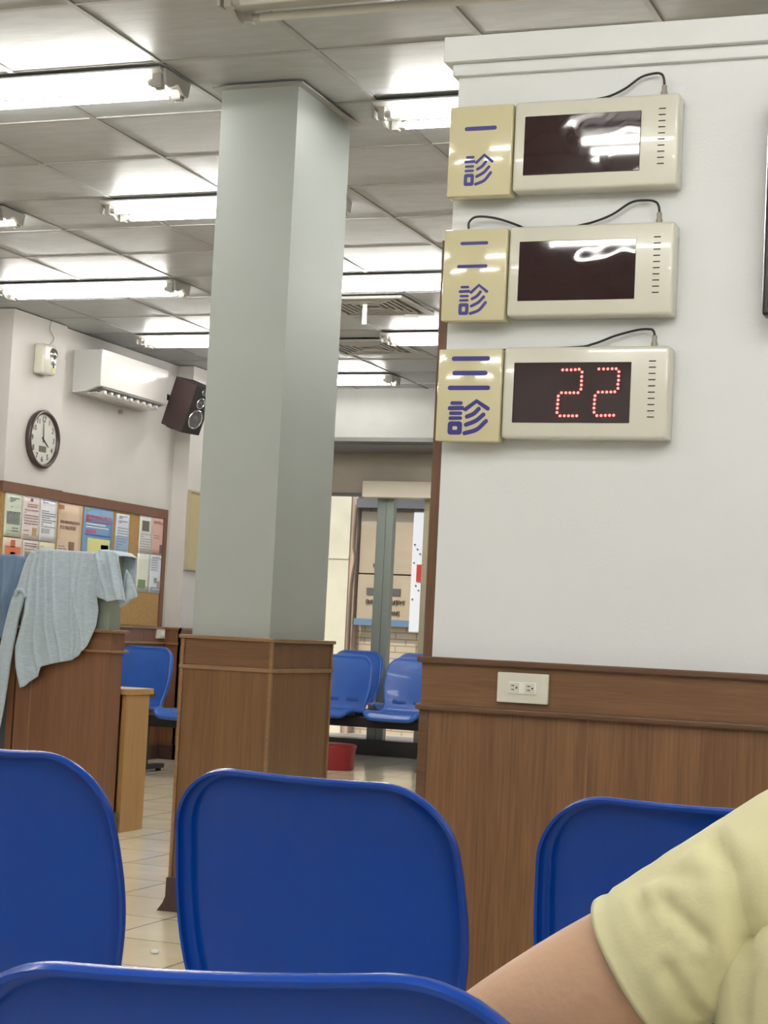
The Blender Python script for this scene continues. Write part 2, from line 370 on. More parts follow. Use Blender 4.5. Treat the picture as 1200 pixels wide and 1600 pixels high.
for (x0, x1, y0, y1) in ((PX0 - .028, PX1 + .028, PY0 - .028, PY0), (PX0 - .028, PX1 + .028, PY1, PY1 + .028), (PX0 - .028, PX0, PY0, PY1), (PX1, PX1 + .028, PY0, PY1)): box(bm, x0, x1, y0, y1, ZC - .012, ZC - .006)
struct('trim_15', bm, M['tbar'])

# ------------------------------------------------------------------ free-standing partition wall (2.4 m)
WX0, WX1, WY = -1.375, 2.4, 4.0
struct('wall_partition', b_(WX0, WX1, WY, WY + .12, 0, 2.40), M['wall'])
bm = bmesh.new(); box(bm, WX0 - .012, WX1, WY - .014, WY + .134, 2.338, 2.367, bev=.002); struct('trim_16', bm, M['wall'])
bm = bmesh.new(); box(bm, WX0 - .030, WX1, WY - .032, WY + .152, 2.367, 2.427, bev=.002); struct('trim_17', bm, M['wall'])
bm = bmesh.new(); box(bm, WX0 - .017, WX1, WY - .018, WY + .138, 0, .858); struct('trim_18', bm, M['wood'])
bm = bmesh.new(); box(bm, WX0 - .017, WX1, WY - .018, WY + .138, .858, .962); struct('trim_19', bm, M['woodx'])
bm = bmesh.new(); box(bm, WX0 - .026, WX1, WY - .032, WY + .15, .960, .974, bev=.003); box(bm, WX0 - .024, WX1, WY - .036, WY + .15, .852, .866, bev=.004)
box(bm, WX0 - .018, WX0 + .004, WY - .0205, WY - .017, 0, .852)
struct('trim_20', bm, M['wood_dk'])
bm = bmesh.new(); box(bm, -.9965, -.9935, WY - .0195, WY - .017, .1, .852); struct('trim_21', bm, M['wood_t'])
bm = bmesh.new(); box(bm, WX0 - .017, WX1, WY - .030, WY - .018, 0, .10); struct('baseboard_partition', bm, M['base'])
struct('trim_22', b_(WX0 - .024, WX0, WY + .005, WY + .12, .974, 1.950), M['wood_dz'])

# power outlet on the frieze
t = thing('power_outlet', (-1.147, WY - .02, .914), 'cream double power outlet on the brown frieze of the partition wall', 'power outlet')
part('cover_plate', t, M['cream'], lambda b: box(b, -1.207, -1.087, WY - .030, WY - .018, .880, .948, bev=.003))
part('insert', t, M['white'], lambda b: box(b, -1.180, -1.114, WY - .033, WY - .030, .901, .928, bev=.001))
for x in (-1.1655, -1.1285):
    s = part('socket', t, M['cream'], lambda b: box(b, x - .011, x + .011, WY - .0345, WY - .033, .904, .925, bev=.0008))
    part('pin_holes', s, M['slot'], lambda b: (box(b, x - .006, x + .001, WY - .0352, WY - .0345, .918, .920), box(b, x - .006, x + .001, WY - .0352, WY - .0345, .909, .911), box(b, x + .0045, x + .008, WY - .0352, WY - .0345, .9125, .9165)))

# television at the right edge
t = thing('television', (-.2, WY - .07, 1.74), 'black television on the wall at the right edge of the photo', 'television')
part('screen', t, M['navy'], lambda b: box(b, -.622, .30, WY - .082, WY - .07, 1.762, 2.22))
part('bezel', t, M['black'], lambda b: box(b, -.634, .312, WY - .080, WY - .03, 1.745, 2.235, bev=.006))
part('edge_strip', t, M['chrome'], lambda b: box(b, -.6355, -.6325, WY - .074, WY - .062, 1.76, 2.22, bev=.001))
part('wall_bracket', t, M['steel_blk'], lambda b: box(b, -.3, 0, WY - .03, WY, 1.9, 2.05))

# ------------------------------------------------------------------ number displays
def stroke(b, pts, w, y0, y1):
    """ribbon with round ends in the XZ plane"""
    pts = [Vector((p[0], p[1])) for p in pts]; n = len(pts); L = []; R_ = []
    for i, p in enumerate(pts):
        d = (pts[min(i + 1, n - 1)] - pts[max(i - 1, 0)]).normalized(); q = Vector((-d.y, d.x)); L.append(p + q * w / 2); R_.append(p - q * w / 2)
    d0 = (pts[1] - pts[0]).normalized(); d1 = (pts[-1] - pts[-2]).normalized(); poly = L[:]
    a0 = math.atan2(d1.x, -d1.y)
    a = math.atan2((L[-1] - pts[-1]).y, (L[-1] - pts[-1]).x)
    poly += [pts[-1] + Vector((math.cos(a - PI * k / 7), math.sin(a - PI * k / 7))) * w / 2 for k in range(1, 7)]
    poly += R_[::-1]
    a = math.atan2((R_[0] - pts[0]).y, (R_[0] - pts[0]).x)
    poly += [pts[0] + Vector((math.cos(a - PI * k / 7), math.sin(a - PI * k / 7))) * w / 2 for k in range(1, 7)]
    prism(b, [(p.x, p.y) for p in poly], lambda u, v, s: Vector((u, s, v)), y0, y1)
# the character for clinic, drawn in a unit box (x right, y down, 0..1)
GL = [([(.09, .10), (.31, .10)], .085), ([(.04, .245), (.37, .238), (.41, .29), (.69, .045), (.97, .255)], .1), ([(.07, .39), (.31, .39)], .085), ([(.06, .53), (.31, .527)], .085),
      ([(.47, .485), (.63, .40), (.75, .265)], .1), ([(.455, .715), (.69, .60), (.87, .425)], .1), ([(.43, .955), (.72, .85), (.94, .61)], .1)]
def glyph(b, x0, z1, w, h, y0, y1):
    f = lambda p: (x0 + p[0] * w, z1 - p[1] * h)
    for pts, th in GL:
        pp = [f(p) for p in pts]
        if len(pp) == 3: pp = [(q.x, q.y) for q in spline([Vector((a[0], a[1], 0)) for a in pp], 5)]
        stroke(b, pp, th * w, y0, y1)
    def rr(xa, xb, za, zb, r):
        o = []
        for cx, cz, a in ((xb - r, zb - r, 0), (xa + r, zb - r, PI / 2), (xa + r, za + r, PI), (xb - r, za + r, 1.5 * PI)):
            for k in range(5): o.append((cx + r * math.cos(a + PI / 2 * k / 4), cz + r * math.sin(a + PI / 2 * k / 4)))
        return o
    xa, za = f((.01, 1.0)); xb, zb = f((.36, .62)); t_ = .115 * w
    O = rr(xa, xb, za, zb, t_ * .6); I = rr(xa + t_, xb - t_, za + t_, zb - t_, t_ * .25); n = len(O)
    vo0 = [b.verts.new((x, y0, z)) for x, z in O]; vi0 = [b.verts.new((x, y0, z)) for x, z in I]; vo1 = [b.verts.new((x, y1, z)) for x, z in O]; vi1 = [b.verts.new((x, y1, z)) for x, z in I]
    for k in range(n):
        q = (k + 1) % n; b.faces.new((vo0[k], vo0[q], vi0[q], vi0[k])); b.faces.new((vo0[k], vo1[k], vo1[q], vo0[q])); b.faces.new((vi0[k], vi0[q], vi1[q], vi1[k]))
def display(zt, label, bars, gl, sign_dz, sign_proud, lit, cables, grp='number displays on the partition wall'):
    """zt: top of the white box"""
    t = thing('number_display', (-1.02, WY - .05, zt - .21), label, 'number display', grp)
    yF = WY - .060; x0, x1 = -1.2155, -.834; zb = zt - .208
    sx0, sx1, sy0, sy1 = -1.190, -.9195, zt - .173, zt - .036
    def shell(b):
        # front frame around the screen opening, then sides and back
        box(b, x0, x1, yF + .012, WY, zb, zt, bev=.007, seg=3)
    body = part('housing', t, M['cream'], lambda b: box(b, x0, x1, yF, WY, zb, zt, bev=.008, seg=3), smooth=True, auto=40)
    part('screen', t, M['screen'], lambda b: box(b, sx0, sx1, yF - .0016, yF + .004, sy0, sy1, bev=.0014))
    for k in range(10):
        z = zt - .0345 - k * .01385; xc = -.8725
        part('vent_slot', t, M['slot'], lambda b: box(b, xc - .0078, xc + .0078, yF - .0006, yF + .001, z - .0012, z + .0012))
    s0, s1 = -1.371, -1.2185; yS = yF - .004 + sign_proud; zs1 = zt - .004 + sign_dz; zs0 = zs1 - .2125
    sp = part('sign_plate', t, M['sign'], lambda b: box(b, s0, s1, yS, WY - .02, zs0, zs1, bev=.0035, seg=2), smooth=True, auto=40)
    part('sign_spacer', t, M['signside'], lambda b: box(b, s0 + .03, s1 - .004, WY - .02, WY, zs0 + .02, zs1 - .02))
    for (a, c, zz, w) in bars: part('number_stroke', sp, M['ink'], lambda b: stroke(b, [(s0 + a, zs1 - zz), (s0 + c, zs1 - zz)], w, yS - .0008, yS + .001))
    part('clinic_character', sp, M['ink'], lambda b: glyph(b, s0 + gl[0], zs1 - gl[1], gl[2], gl[3], yS - .0008, yS + .001))
    if lit:
        for k, (x, z) in enumerate(lit):
            part('led_dot', t, M['led'], lambda b: lathe(b, [(0, -.0008), (.0022, -.0006), (.0032, 0), (.0032, .0018)], (x, yF - .0016, z), (0, 1, 0), 10))
    # cable and plug
    pz = zt + .0
    pl = part('plug', t, M['plug'], lambda b: (tube(b, [(-.8765, WY - .03, zt - .002), (-.8765, WY - .03, zt + .012)], .0075, 12), tube(b, [(-.8765, WY - .03, zt + .012), (-.8768, WY - .03, zt + .027)], .0058, 12)), smooth=True, auto=40)
    for c in cables:
        part('cable', t, M['black'], lambda b: tube(b, spline([(x, WY - .03 + (.012 if i > 2 else 0), z) for i, (x, z) in enumerate(c)], 6), .0028, 8), smooth=True)
    return t
c1 = [(-.8768, 2.282), (-.879, 2.2965), (-.8845, 2.306), (-.9017, 2.3127), (-.9336, 2.3059), (-.9694, 2.2816), (-1.0058, 2.266), (-1.0428, 2.2590), (-1.07, 2.245)]
c2 = [(-.8768, 1.990), (-.879, 2.004), (-.8860, 2.014), (-.9077, 2.0217), (-.9441, 2.0187), (-.9871, 1.9925), (-1.0309, 1.9764), (-1.0754, 1.966), (-1.1, 1.95)]
c2b = [(-1.3243, 1.968), (-1.3235, 1.9836), (-1.3057, 1.9955), (-1.2669, 1.9941), (-1.2199, 1.979), (-1.181, 1.962)]
c3 = [(-.8768, 1.712), (-.879, 1.7205), (-.8862, 1.726), (-.9178, 1.7273), (-.9683, 1.7149), (-1.0191, 1.6966), (-1.0708, 1.6889), (-1.2987, 1.6832)]
d1 = display(2.2525, 'topmost number display, sign with one stroke, screen dark with wavy pale reflection', [(.0425, .1105, .0545, .0095)], (.0405, .114, .069, .0745), .0, .0, None, [c1])
d2 = display(1.9625, 'middle number display with blank dark screen and two-stroke sign', [(.044, .1035, .033, .0075), (.0385, .104, .0865, .0075)], (.042, .1275, .069, .072), .0, .0, None, [c2, c2b])
led = [(-1.076, 1.6311), (-1.0664, 1.6311), (-1.0566, 1.631), (-1.0468, 1.6315), (-1.038, 1.6322), (-1.0311, 1.6258), (-1.0314, 1.6157), (-1.0315, 1.6061), (-1.0314, 1.5967), (-1.032, 1.5874), (-1.0384, 1.5793), (-1.0479, 1.5793), (-1.0569, 1.5793), (-1.0665, 1.5793), (-1.0766, 1.5793), (-1.0836, 1.572), (-1.0837, 1.5631), (-1.0843, 1.5537), (-1.0845, 1.5443), (-1.0851, 1.5347), (-1.0775, 1.5271), (-1.0676, 1.5272), (-1.0581, 1.5272), (-1.0488, 1.5272), (-1.0392, 1.5273),
       (-.9928, 1.6327), (-.9821, 1.6326), (-.9724, 1.6328), (-.9627, 1.633), (-.9536, 1.633), (-.947, 1.6264), (-.9473, 1.6166), (-.9472, 1.6071), (-.9481, 1.5983), (-.9477, 1.589), (-.9545, 1.5815), (-.9634, 1.581), (-.9728, 1.5808), (-.9825, 1.5808), (-.9922, 1.5805), (-.999, 1.5727), (-.9997, 1.5637), (-1.0, 1.5541), (-1.0004, 1.545), (-.9998, 1.5355), (-.9931, 1.5279), (-.9834, 1.5282), (-.9737, 1.5285), (-.9643, 1.5285), (-.9549, 1.5288)]
d3 = display(1.6845, 'lowest number display showing red 22, with three-stroke sign', [(.0375, .119, .0225, .0105), (.0405, .1145, .056, .0105), (.031, .122, .090, .0105)], (.029, .117, .098, .081), .0, .0, led, [c3])

# ------------------------------------------------------------------ ceiling lights
def light(x0, x1, y, lit, label):
    t = thing('ceiling_light', ((x0 + x1) / 2, y + .12, ZC - .006), label, 'ceiling light', 'twin-tube ceiling lights' if lit else None)
    zt = ZC - .008
    def hs(b):
        prism(b, [(0, 0), (.24, 0), (.24, -.006), (.165, -.030), (.075, -.030), (0, -.006)], lambda u, v, a: Vector((a, y + u, zt + v)), x0, x1)
    part('housing', t, M['housing'], hs)
    for yy in (y + .045, y + .195):
        tb = part('tube', t, M['tube'] if lit else M['tube_off'], lambda b: tube(b, [(x0 + .065, yy, zt - .042), (x1 - .065, yy, zt - .042)], .0145, 14), smooth=True, auto=40)
        for xx, s in ((x0, 1), (x1, -1)):
            part('socket', t, M['socket'], lambda b: (box(b, xx + s * .012, xx + s * .040, yy - .016, yy + .016, zt - .062, zt, bev=.004), tube(b, [(xx + s * .03, yy, zt - .042), (xx + s * .066, yy, zt - .042)], .0135, 12)))
    for xx in (x0, x1):
        s = 1 if xx == x0 else -1
        part('end_bracket', t, M['socket'], lambda b: prism(b, [(.02, 0), (.22, 0), (.205, -.055), (.17, -.055), (.12, -.03), (.07, -.055), (.035, -.055)], lambda u, v, a: Vector((a, y + u, zt + v - .0005)), xx - s * .001, xx - s * .012))
    return t
XA, XB, XC = (-4.257, -3.057), (-6.057, -4.857), (-2.457, -1.257)
light(*XA, 5.63, True, 'large lit ceiling light in the top left corner, nearest of the lit ones')
light(*XC, 6.17, True, 'lit ceiling light between the pillar and the topmost number display')
light(XA[0] - .05, XA[1] - .07, 7.42, True, 'lit ceiling light ending behind the pillar, second from the top on the left')
light(XA[0], XA[1], 9.23, True, 'lit ceiling light seen right of the pillar, beside the middle number display')
light(XB[0], XB[1], 9.23, True, 'long lit ceiling light at the left edge above the clock wall')
light(XB[0], XB[1], 11.02, True, 'lit ceiling light over the air conditioner, left of the pillar')
light(XA[0], XA[1], 11.04, True, 'lit ceiling light between the two ceiling air vents')
light(XB[0], XB[1], 12.83, True, 'farthest lit ceiling light, just before the white header')
light(XB[0], XB[1], 7.42, True, 'ceiling light cut by the left edge, only its end bracket in view')
light(XC[0] - .04, XC[1], 4.93, False, 'unlit ceiling light at the top edge of the photo')
# unseen fixtures added to light the room, behind partition, overhead and behind camera
for (x0, x1), y in ((XC, 9.23), ((-.657, .543), 6.17), (XA, 3.4), (XB, 3.4), ((-.657, .543), 2.0), ((1.143, 2.343), 2.0), ((-.657, .543), -1.6), ((1.143, 2.343), .2), ((1.143, 2.343), -1.6), ((-.657, .543), .2), ((-1.857, -.657), .98), (XC, -.6), (XA, 1.6), ((.343, 1.543), -.8), (XA, -.2), ((-.657, .543), 9.23)):
    light(x0, x1, y, True, 'lit twin-tube ceiling light added out of view to brighten the room')

# ceiling air vents
def vent(x0, x1, y0, y1, label):
    t = thing('ceiling_vent', ((x0 + x1) / 2, (y0 + y1) / 2, ZC), label, 'ceiling vent', None)
    part('backing', t, M['ventdk'], lambda b: box(b, x0 + .02, x1 - .02, y0 + .02, y1 - .02, ZC - .007, ZC - .004))
    part('frame', t, M['vent'], lambda b: (box(b, x0, x1, y0, y0 + .035, ZC - .022, ZC - .007), box(b, x0, x1, y1 - .035, y1, ZC - .022, ZC - .007), box(b, x0, x0 + .035, y0 + .0352, y1 - .0352, ZC - .022, ZC - .007), box(b, x1 - .035, x1, y0 + .0352, y1 - .0352, ZC - .022, ZC - .007)))
    for k in range(1, 6):
        q = .035 + k * .038
        def sl(b):
            for (a, c, d, e_) in ((x0 + q, x1 - q, y0 + q, y0 + q + .012), (x0 + q, x1 - q, y1 - q - .012, y1 - q), (x0 + q, x0 + q + .012, y0 + q + .0122, y1 - q - .0122), (x1 - q - .012, x1 - q, y0 + q + .0122, y1 - q - .0122)): box(b, a, c, d, e_, ZC - .020, ZC - .007)
        part('louvre', t, M['vent'], sl)
    return t
vent(-4.245, -3.669, 9.832, 10.408, 'square ceiling air vent with white paper strip, nearer of two')
vent(-4.845, -4.269, 11.3, 11.876, 'square ceiling air vent farther back behind the lit tube')
for (x, y, lx, ly, dz, lab) in ((-3.97, 10.02, .03, .002, .12, 'white paper strip hanging from the middle of the nearer air vent'), (-4.19, 10.12, .012, .09, .03, 'short white strip hanging at the left of the nearer air vent'), (-3.80, 10.37, .09, .012, .02, 'short white strip lying along the far rim of the nearer air vent')):
    bm = bmesh.new(); box(bm, x - lx / 2, x + lx / 2, y - ly / 2, y + ly / 2, ZC - .02 - dz, ZC - .02); tag(obj('paper_strip', bm, M['paperw']), lab, 'paper strip')

# ------------------------------------------------------------------ left wall objects
# wall clock (faces +X)
cy_, cz_, cr_ = 10.443, 2.195, .193
t = thing('wall_clock', (-6.40, cy_, cz_), 'round wall clock with dark brown rim showing about four', 'clock')
part('rim', t, M['clockrim'], lambda b: lathe(b, [(cr_ - .005, 0), (cr_, .01), (cr_ + .002, .028), (cr_ - .010, .042), (cr_ - .024, .036), (cr_ - .028, .020)], (-6.40, cy_, cz_), (1, 0, 0), 56), smooth=True)
part('dial', t, M['dial'], lambda b: lathe(b, [(0, .0195), (cr_ - .026, .0195), (cr_ - .026, .01)], (-6.40, cy_, cz_), (1, 0, 0), 48))
def text_mesh(body, size):
    cu_ = bpy.data.curves.new('numeral', 'FONT'); cu_.body = body; cu_.size = size; cu_.align_x = 'CENTER'; cu_.align_y = 'CENTER'; cu_.extrude = .0006
    o = bpy.data.objects.new('numeral', cu_); C.objects.link(o); bpy.context.view_layer.update(); me = evaluated(o); bpy.data.objects.remove(o); return me
XF = Matrix(((0, 0, 1, 0), (1, 0, 0, 0), (0, 1, 0, 0), (0, 0, 0, 1)))   # text x -> world y, text y -> world z
for h in range(1, 13):
    if h == 8 or h == 9: pass
    a = PI / 2 - h * PI / 6; r = cr_ * .685
    me = text_mesh(str(h), .052); me.transform(Matrix.Translation((.0205, math.cos(a) * r, math.sin(a) * r)) @ XF); me.materials.append(M['slot'])
    o = bpy.data.objects.new('numeral', me); C.objects.link(o); o.parent = t
def hand(b, ang, l, w, back):
    d = Vector((0, math.sin(ang), math.cos(ang))); q = Vector((0, math.cos(ang), -math.sin(ang)))
    c0 = Vector((-6.40 + .024, cy_, cz_))
    pts = [c0 - d * back - q * w, c0 - d * back + q * w, c0 + d * l * .8 + q * w * .8, c0 + d * l, c0 + d * l * .8 - q * w * .8]
    A = [b.verts.new(p) for p in pts]; B = [b.verts.new(p + Vector((.0015, 0, 0))) for p in pts]; b.faces.new(A); b.faces.new(B[::-1])
    for k in range(5): b.faces.new((A[k], B[k], B[(k + 1) % 5], A[(k + 1) % 5]))
part('hour_hand', t, M['slot'], lambda b: hand(b, math.radians(126), .085, .0055, .02))
part('minute_hand', t, M['slot'], lambda b: hand(b, math.radians(-4), .125, .004, .02))
part('lcd_window', t, M['lcd'], lambda b: box(b, -6.380, -6.379, cy_ - .045, cy_ + .045, cz_ - .085, cz_ - .045))
part('glass_cover', t, M['glass'], lambda b: lathe(b, [(0, .033), (cr_ - .024, .031)], (-6.40, cy_, cz_), (1, 0, 0), 48))

# emergency light with thin cord
t = thing('emergency_light', (-6.40, 10.37, 2.70), 'small white emergency light above the wall clock', 'emergency light')
part('housing', t, M['cream'], lambda b: box(b, -6.40, -6.315, 10.29, 10.45, 2.615, 2.815, bev=.018, seg=3), smooth=True, auto=45)
part('lamp_cover', t, M['chrome'], lambda b: (lathe(b, [(0, .02), (.03, .016), (.042, .004), (.042, 0)], (-6.315, 10.40, 2.755), (1, 0, 0), 20), box(b, -6.318, -6.305, 10.372, 10.425, 2.68, 2.755, bev=.006)), smooth=True)
part('label', t, M['signside'], lambda b: box(b, -6.316, -6.3135, 10.385, 10.438, 2.63, 2.665))
part('indicator', t, M['slot'], lambda b: lathe(b, [(0, .003), (.008, .002), (.008, 0)], (-6.314, 10.41, 2.672), (1, 0, 0), 12))
part('cord', t, M['plug'], lambda b: tube(b, spline([(-6.395, 10.479, 2.992), (-6.395, 10.469, 2.934), (-6.395, 10.525, 2.883), (-6.395, 10.44, 2.805)], 5), .0022, 6), smooth=True)

# split air conditioner
t = thing('air_conditioner', (-6.44, 11.37, 2.6), 'white wall-mounted split air conditioner with open louvre', 'air conditioner')
y0, y1 = 10.875, 11.86; xw = -6.438; xf = -6.232
def ac_body(b):
    prism(b, [(xw, 2.865), (xf, 2.868), (xf + .002, 2.615), (xf - .02, 2.612), (xf - .10, 2.582), (xw, 2.570)], lambda u, v, a: Vector((u, a, v)), y0, y1)
part('body', t, M['acside'], ac_body)
part('front_panel', t, M['ac'], lambda b: box(b, xf - .004, xf + .012, y0 + .002, y1 - .002, 2.618, 2.872, bev=.006, seg=3), smooth=True, auto=40)
part('air_outlet', t, M['seamdark'], lambda b: prism(b, [(xf + .004, 2.614), (xf - .10, 2.580), (xf - .10, 2.574), (xf + .004, 2.606)], lambda u, v, a: Vector((u, a, v)), y0 + .05, y1 - .05))
lv = part('louvre', t, M['ac'], lambda b: prism(b, [(xf - .105, 2.572), (xf - .035, 2.580), (xf - .035, 2.576), (xf - .105, 2.566)], lambda u, v, a: Vector((u, a, v)), y0 + .03, y1 - .03))
for k in range(9): part('air_vane', lv, M['ac'], lambda b: box(b, xf - .05, xf - .012, y0 + .10 + k * .095, y0 + .135 + k * .095, 2.578, 2.598))
part('side_clip', t, M['acside'], lambda b: box(b, xw + .01, xw + .05, y0 - .002, y0 + .004, 2.595, 2.64, bev=.002))
part('remote_sensor', t, M['plug'], lambda b: lathe(b, [(0, .03), (.014, .028), (.014, 0)], (-6.44, 11.55, 2.525), (1, 0, 0), 14))

# loudspeaker, tilted down, on a bracket
sp = thing('loudspeaker', (-6.13, 12.02, 2.63), 'dark brown bookshelf loudspeaker tilted on a wall bracket', 'loudspeaker')
def rot(o): o.rotation_euler = (0, math.radians(20), math.radians(-14))
rot(sp)
def lpart(name, parent, m, fn, **k):
    b = bmesh.new(); fn(b); o = obj(name, b, m, None, **k); o.parent = parent; return o
lpart('cabinet', sp, M['spk'], lambda b: box(b, -.11, .10, -.10, .10, -.185, .185, bev=.003))
lpart('baffle', sp, M['spkf'], lambda b: box(b, .10, .108, -.098, .098, -.183, .183, bev=.002))
for (z, r) in ((-.07, .075), (.055, .042), (.14, .024)):
    dr = lpart('driver_ring', sp, M['chrome'], lambda b: lathe(b, [(r, 0), (r, .006), (r * .86, .009), (r * .82, .002)], (.108, 0, z), (1, 0, 0), 32), smooth=True)
    lpart('driver_cone', dr, M['cone'], lambda b: lathe(b, [(r * .84, .004), (r * .5, -.0), (r * .28, .006), (0, .012)], (.108, 0, z), (1, 0, 0), 32), smooth=True)
lpart('bracket', sp, M['steel_blk'], lambda b: (box(b, -.26, -.10, -.012, .012, -.02, .02), box(b, -.13, -.105, -.05, .05, -.05, .05), box(b, -.16, -.10, .02, .04, -.21, -.17)))

# bulletin boards with pinned papers (facing +X)
def board(name, y0, y1, z0, z1, x, fw, label, extra=None):
    t = thing(name, (x, (y0 + y1) / 2, z0), label, 'bulletin board')
    part('cork_panel', t, M['cork'], lambda b: box(b, x - .002, x + .006, y0, y1, z0, z1))
    part('frame', t, M['frame'], lambda b: (box(b, x, x + .018, y0, y1, z1 - fw, z1), box(b, x, x + .018, y1 - .055, y1, z0, z1 - fw)) if extra is None else extra(b))
    return t
board('bulletin_board', 10.72, 12.365, .995, 1.880, -6.438, .068, 'long cork bulletin board in brown frame under the air conditioner')
def ex(b): box(b, -6.398, -6.38, 10.012, 10.735, 1.812, 1.880); box(b, -6.62, -6.38, 9.995, 10.012, 1.812, 1.880)
t = board('bulletin_board', 10.03, 10.72, .995, 1.880, -6.398, .068, 'short cork bulletin board on the pier below the wall clock', ex)
part('side_cork_panel', t, M['cork'], lambda b: box(b, -6.62, -6.392, 10.012, 10.026, .995, 1.83))
def paper(y0, y1, z0, z1, x, col, label, blocks=(), lines=None, gloss=.6, name='poster', cat='poster'):
    t = thing(name, (x, (y0 + y1) / 2, z0), label, cat)
    pm = mat('paper_' + str(len(bpy.data.materials)), col, gloss, var=.03, bump=.15 if gloss < .4 else 0, bscale=9)
    def sheet(b):
        n = 6; G = [[b.verts.new((x + .002 + .0025 * noise.noise(Vector((i * .6, j * .7, y0 * 9))), y0 + (y1 - y0) * i / n, z0 + (z1 - z0) * j / n)) for j in range(n + 1)] for i in range(n + 1)]
        for i in range(n):
            for j in range(n): b.faces.new((G[i][j], G[i + 1][j], G[i + 1][j + 1], G[i][j + 1]))
        r = bmesh.ops.extrude_face_region(b, geom=b.faces[:])
        for v in r['geom']:
            if isinstance(v, bmesh.types.BMVert): v.co.x -= .001
    part('sheet', t, pm, sheet, smooth=True)
    for (a, c, d, e_, bc, nm) in blocks:
        bm_ = mat('print_' + str(len(bpy.data.materials)), bc, .5)
        part(nm, t, bm_, lambda b: box(b, x + .0042, x + .0048, y0 + (y1 - y0) * a, y0 + (y1 - y0) * c, z1 - (z1 - z0) * e_, z1 - (z1 - z0) * d))
    if lines:
        lm = mat('ink_' + str(len(bpy.data.materials)), lines[0], .6)
        def ln(b, za, zb, n, xa, xb):
            if 1:
                for k in range(n):
                    zz = z1 - (z1 - z0) * (za + (zb - za) * k / max(1, n - 1)); a = xa
                    while a < xb:
                        w_ = random.uniform(.05, .2); box(b, x + .0048, x + .0054, y0 + (y1 - y0) * a, y0 + (y1 - y0) * min(xb, a + w_), zz - .0028, zz + .0028); a += w_ + .025
                        if random.random() < .08: break
        random.seed(int(y0 * 1000))
        for L_ in lines[1:]: part('printed_text', t, lm, lambda b: ln(b, *L_))
    return t
g = (.12, .13, .13)
paper(10.048, 10.255, 1.53, 1.813, -6.3905, (.58, .65, .54), 'pale green printed notice, leftmost on the short bulletin board', lines=[g, (.12, .2, 3, .25, .8), (.32, .36, 1, .35, .6), (.44, .7, 9, .12, .88), (.8, .86, 2, .45, .85)])
paper(10.258, 10.475, 1.525, 1.813, -6.3905, (.70, .62, .60), 'pink certificate with gold seal on the short bulletin board', blocks=[(.6, .85, .72, .9, (.38, .27, .10), 'gold_seal'), (.42, .56, .06, .13, (.2, .13, .15), 'crest')], lines=[(.28, .18, .2), (.2, .25, 2, .25, .8), (.33, .64, 6, .12, .9), (.8, .9, 2, .1, .4)])
paper(10.478, 10.692, 1.525, 1.813, -6.3905, (.70, .72, .75), 'glossy white notice in plastic sleeve on the short bulletin board', gloss=.15, lines=[(.22, .2, .25), (.05, .1, 2, .1, .9), (.3, .66, 8, .08, .92), (.72, .8, 3, .1, .6)])
paper(10.052, 10.285, 1.22, 1.522, -6.3905, (.60, .50, .42), 'white poster with orange block and round emblem below the green notice', blocks=[(.1, .9, .18, .72, (.62, .17, .07), 'orange_block'), (.38, .6, .04, .2, (.5, .1, .05), 'orange_tab'), (.38, .62, .3, .62, (.65, .5, .42), 'emblem')])
paper(10.290, 10.480, 1.22, 1.520, -6.3905, (.58, .54, .53), 'small printed sheet below the pink certificate', lines=[(.3, .15, .15), (.07, .12, 2, .1, .9), (.2, .9, 12, .1, .9)])
paper(10.485, 10.69, 1.22, 1.520, -6.3905, (.58, .56, .42), 'pale yellow sheet below the glossy white notice', lines=[(.4, .35, .2), (.1, .9, 8, .1, .85)])
paper(10.778, 11.095, 1.36, 1.805, -6.4305, (.66, .51, .37), 'tan poster with large title beside the blue poster', blocks=[(.02, .22, .03, .1, (.55, .2, .12), 'corner_tag'), (.5, .72, .58, .78, (.22, .12, .07), 'dark_shape'), (.0, .4, .55, .8, (.62, .5, .38), 'pale_panel'), (.05, .5, .84, .98, (.38, .24, .12), 'snake_shape')], lines=[(.25, .15, .12), (.27, .30, 3, .08, .9), (.35, .39, 3, .08, .75), (.66, .74, 3, .05, .4)])
paper(11.12, 11.533, 1.23, 1.808, -6.4305, (.17, .33, .56), 'blue poster with red title lettering and yellow grid, largest on the board', blocks=[(.03, .22, .01, .045, (.25, .5, .4), 'green_tag'), (.08, .42, .27, .31, (.45, .12, .25), 'magenta_bar'), (.15, .92, .375, .9, (.66, .66, .26), 'yellow_panel'), (.62, .88, .44, .9, (.10, .08, .10), 'people_photo'), (.08, .75, .195, .215, (.62, .68, .76), 'white_line'), (.08, .85, .23, .25, (.62, .68, .76), 'white_line'), (.05, .95, .325, .34, (.06, .14, .38), 'dark_blue_line'), (.55, .98, .02, .12, (.28, .45, .68), 'pale_corner')], lines=[(.50, .08, .10), (.10, .17, 6, .06, .93)])
paper(11.579, 11.782, 1.50, 1.795, -6.4305, (.66, .72, .78), 'narrow pale blue card pinned right of the blue poster', blocks=[(.0, .95, .55, 1.06, (.30, .42, .60), 'blue_lower_part')], lines=[(.2, .25, .35), (.06, .1, 2, .2, .8), (.18, .22, 2, .2, .8), (.35, .95, 10, .1, .9)])
paper(11.935, 12.133, 1.53, 1.815, -6.4305, (.72, .73, .70), 'shiny grey photo sheet, upper left of the four at the board end', gloss=.12, blocks=[(.2, .75, .15, .42, (.13, .12, .11), 'dark_photo')], lines=[(.3, .3, .28), (.5, .95, 8, .1, .9)])
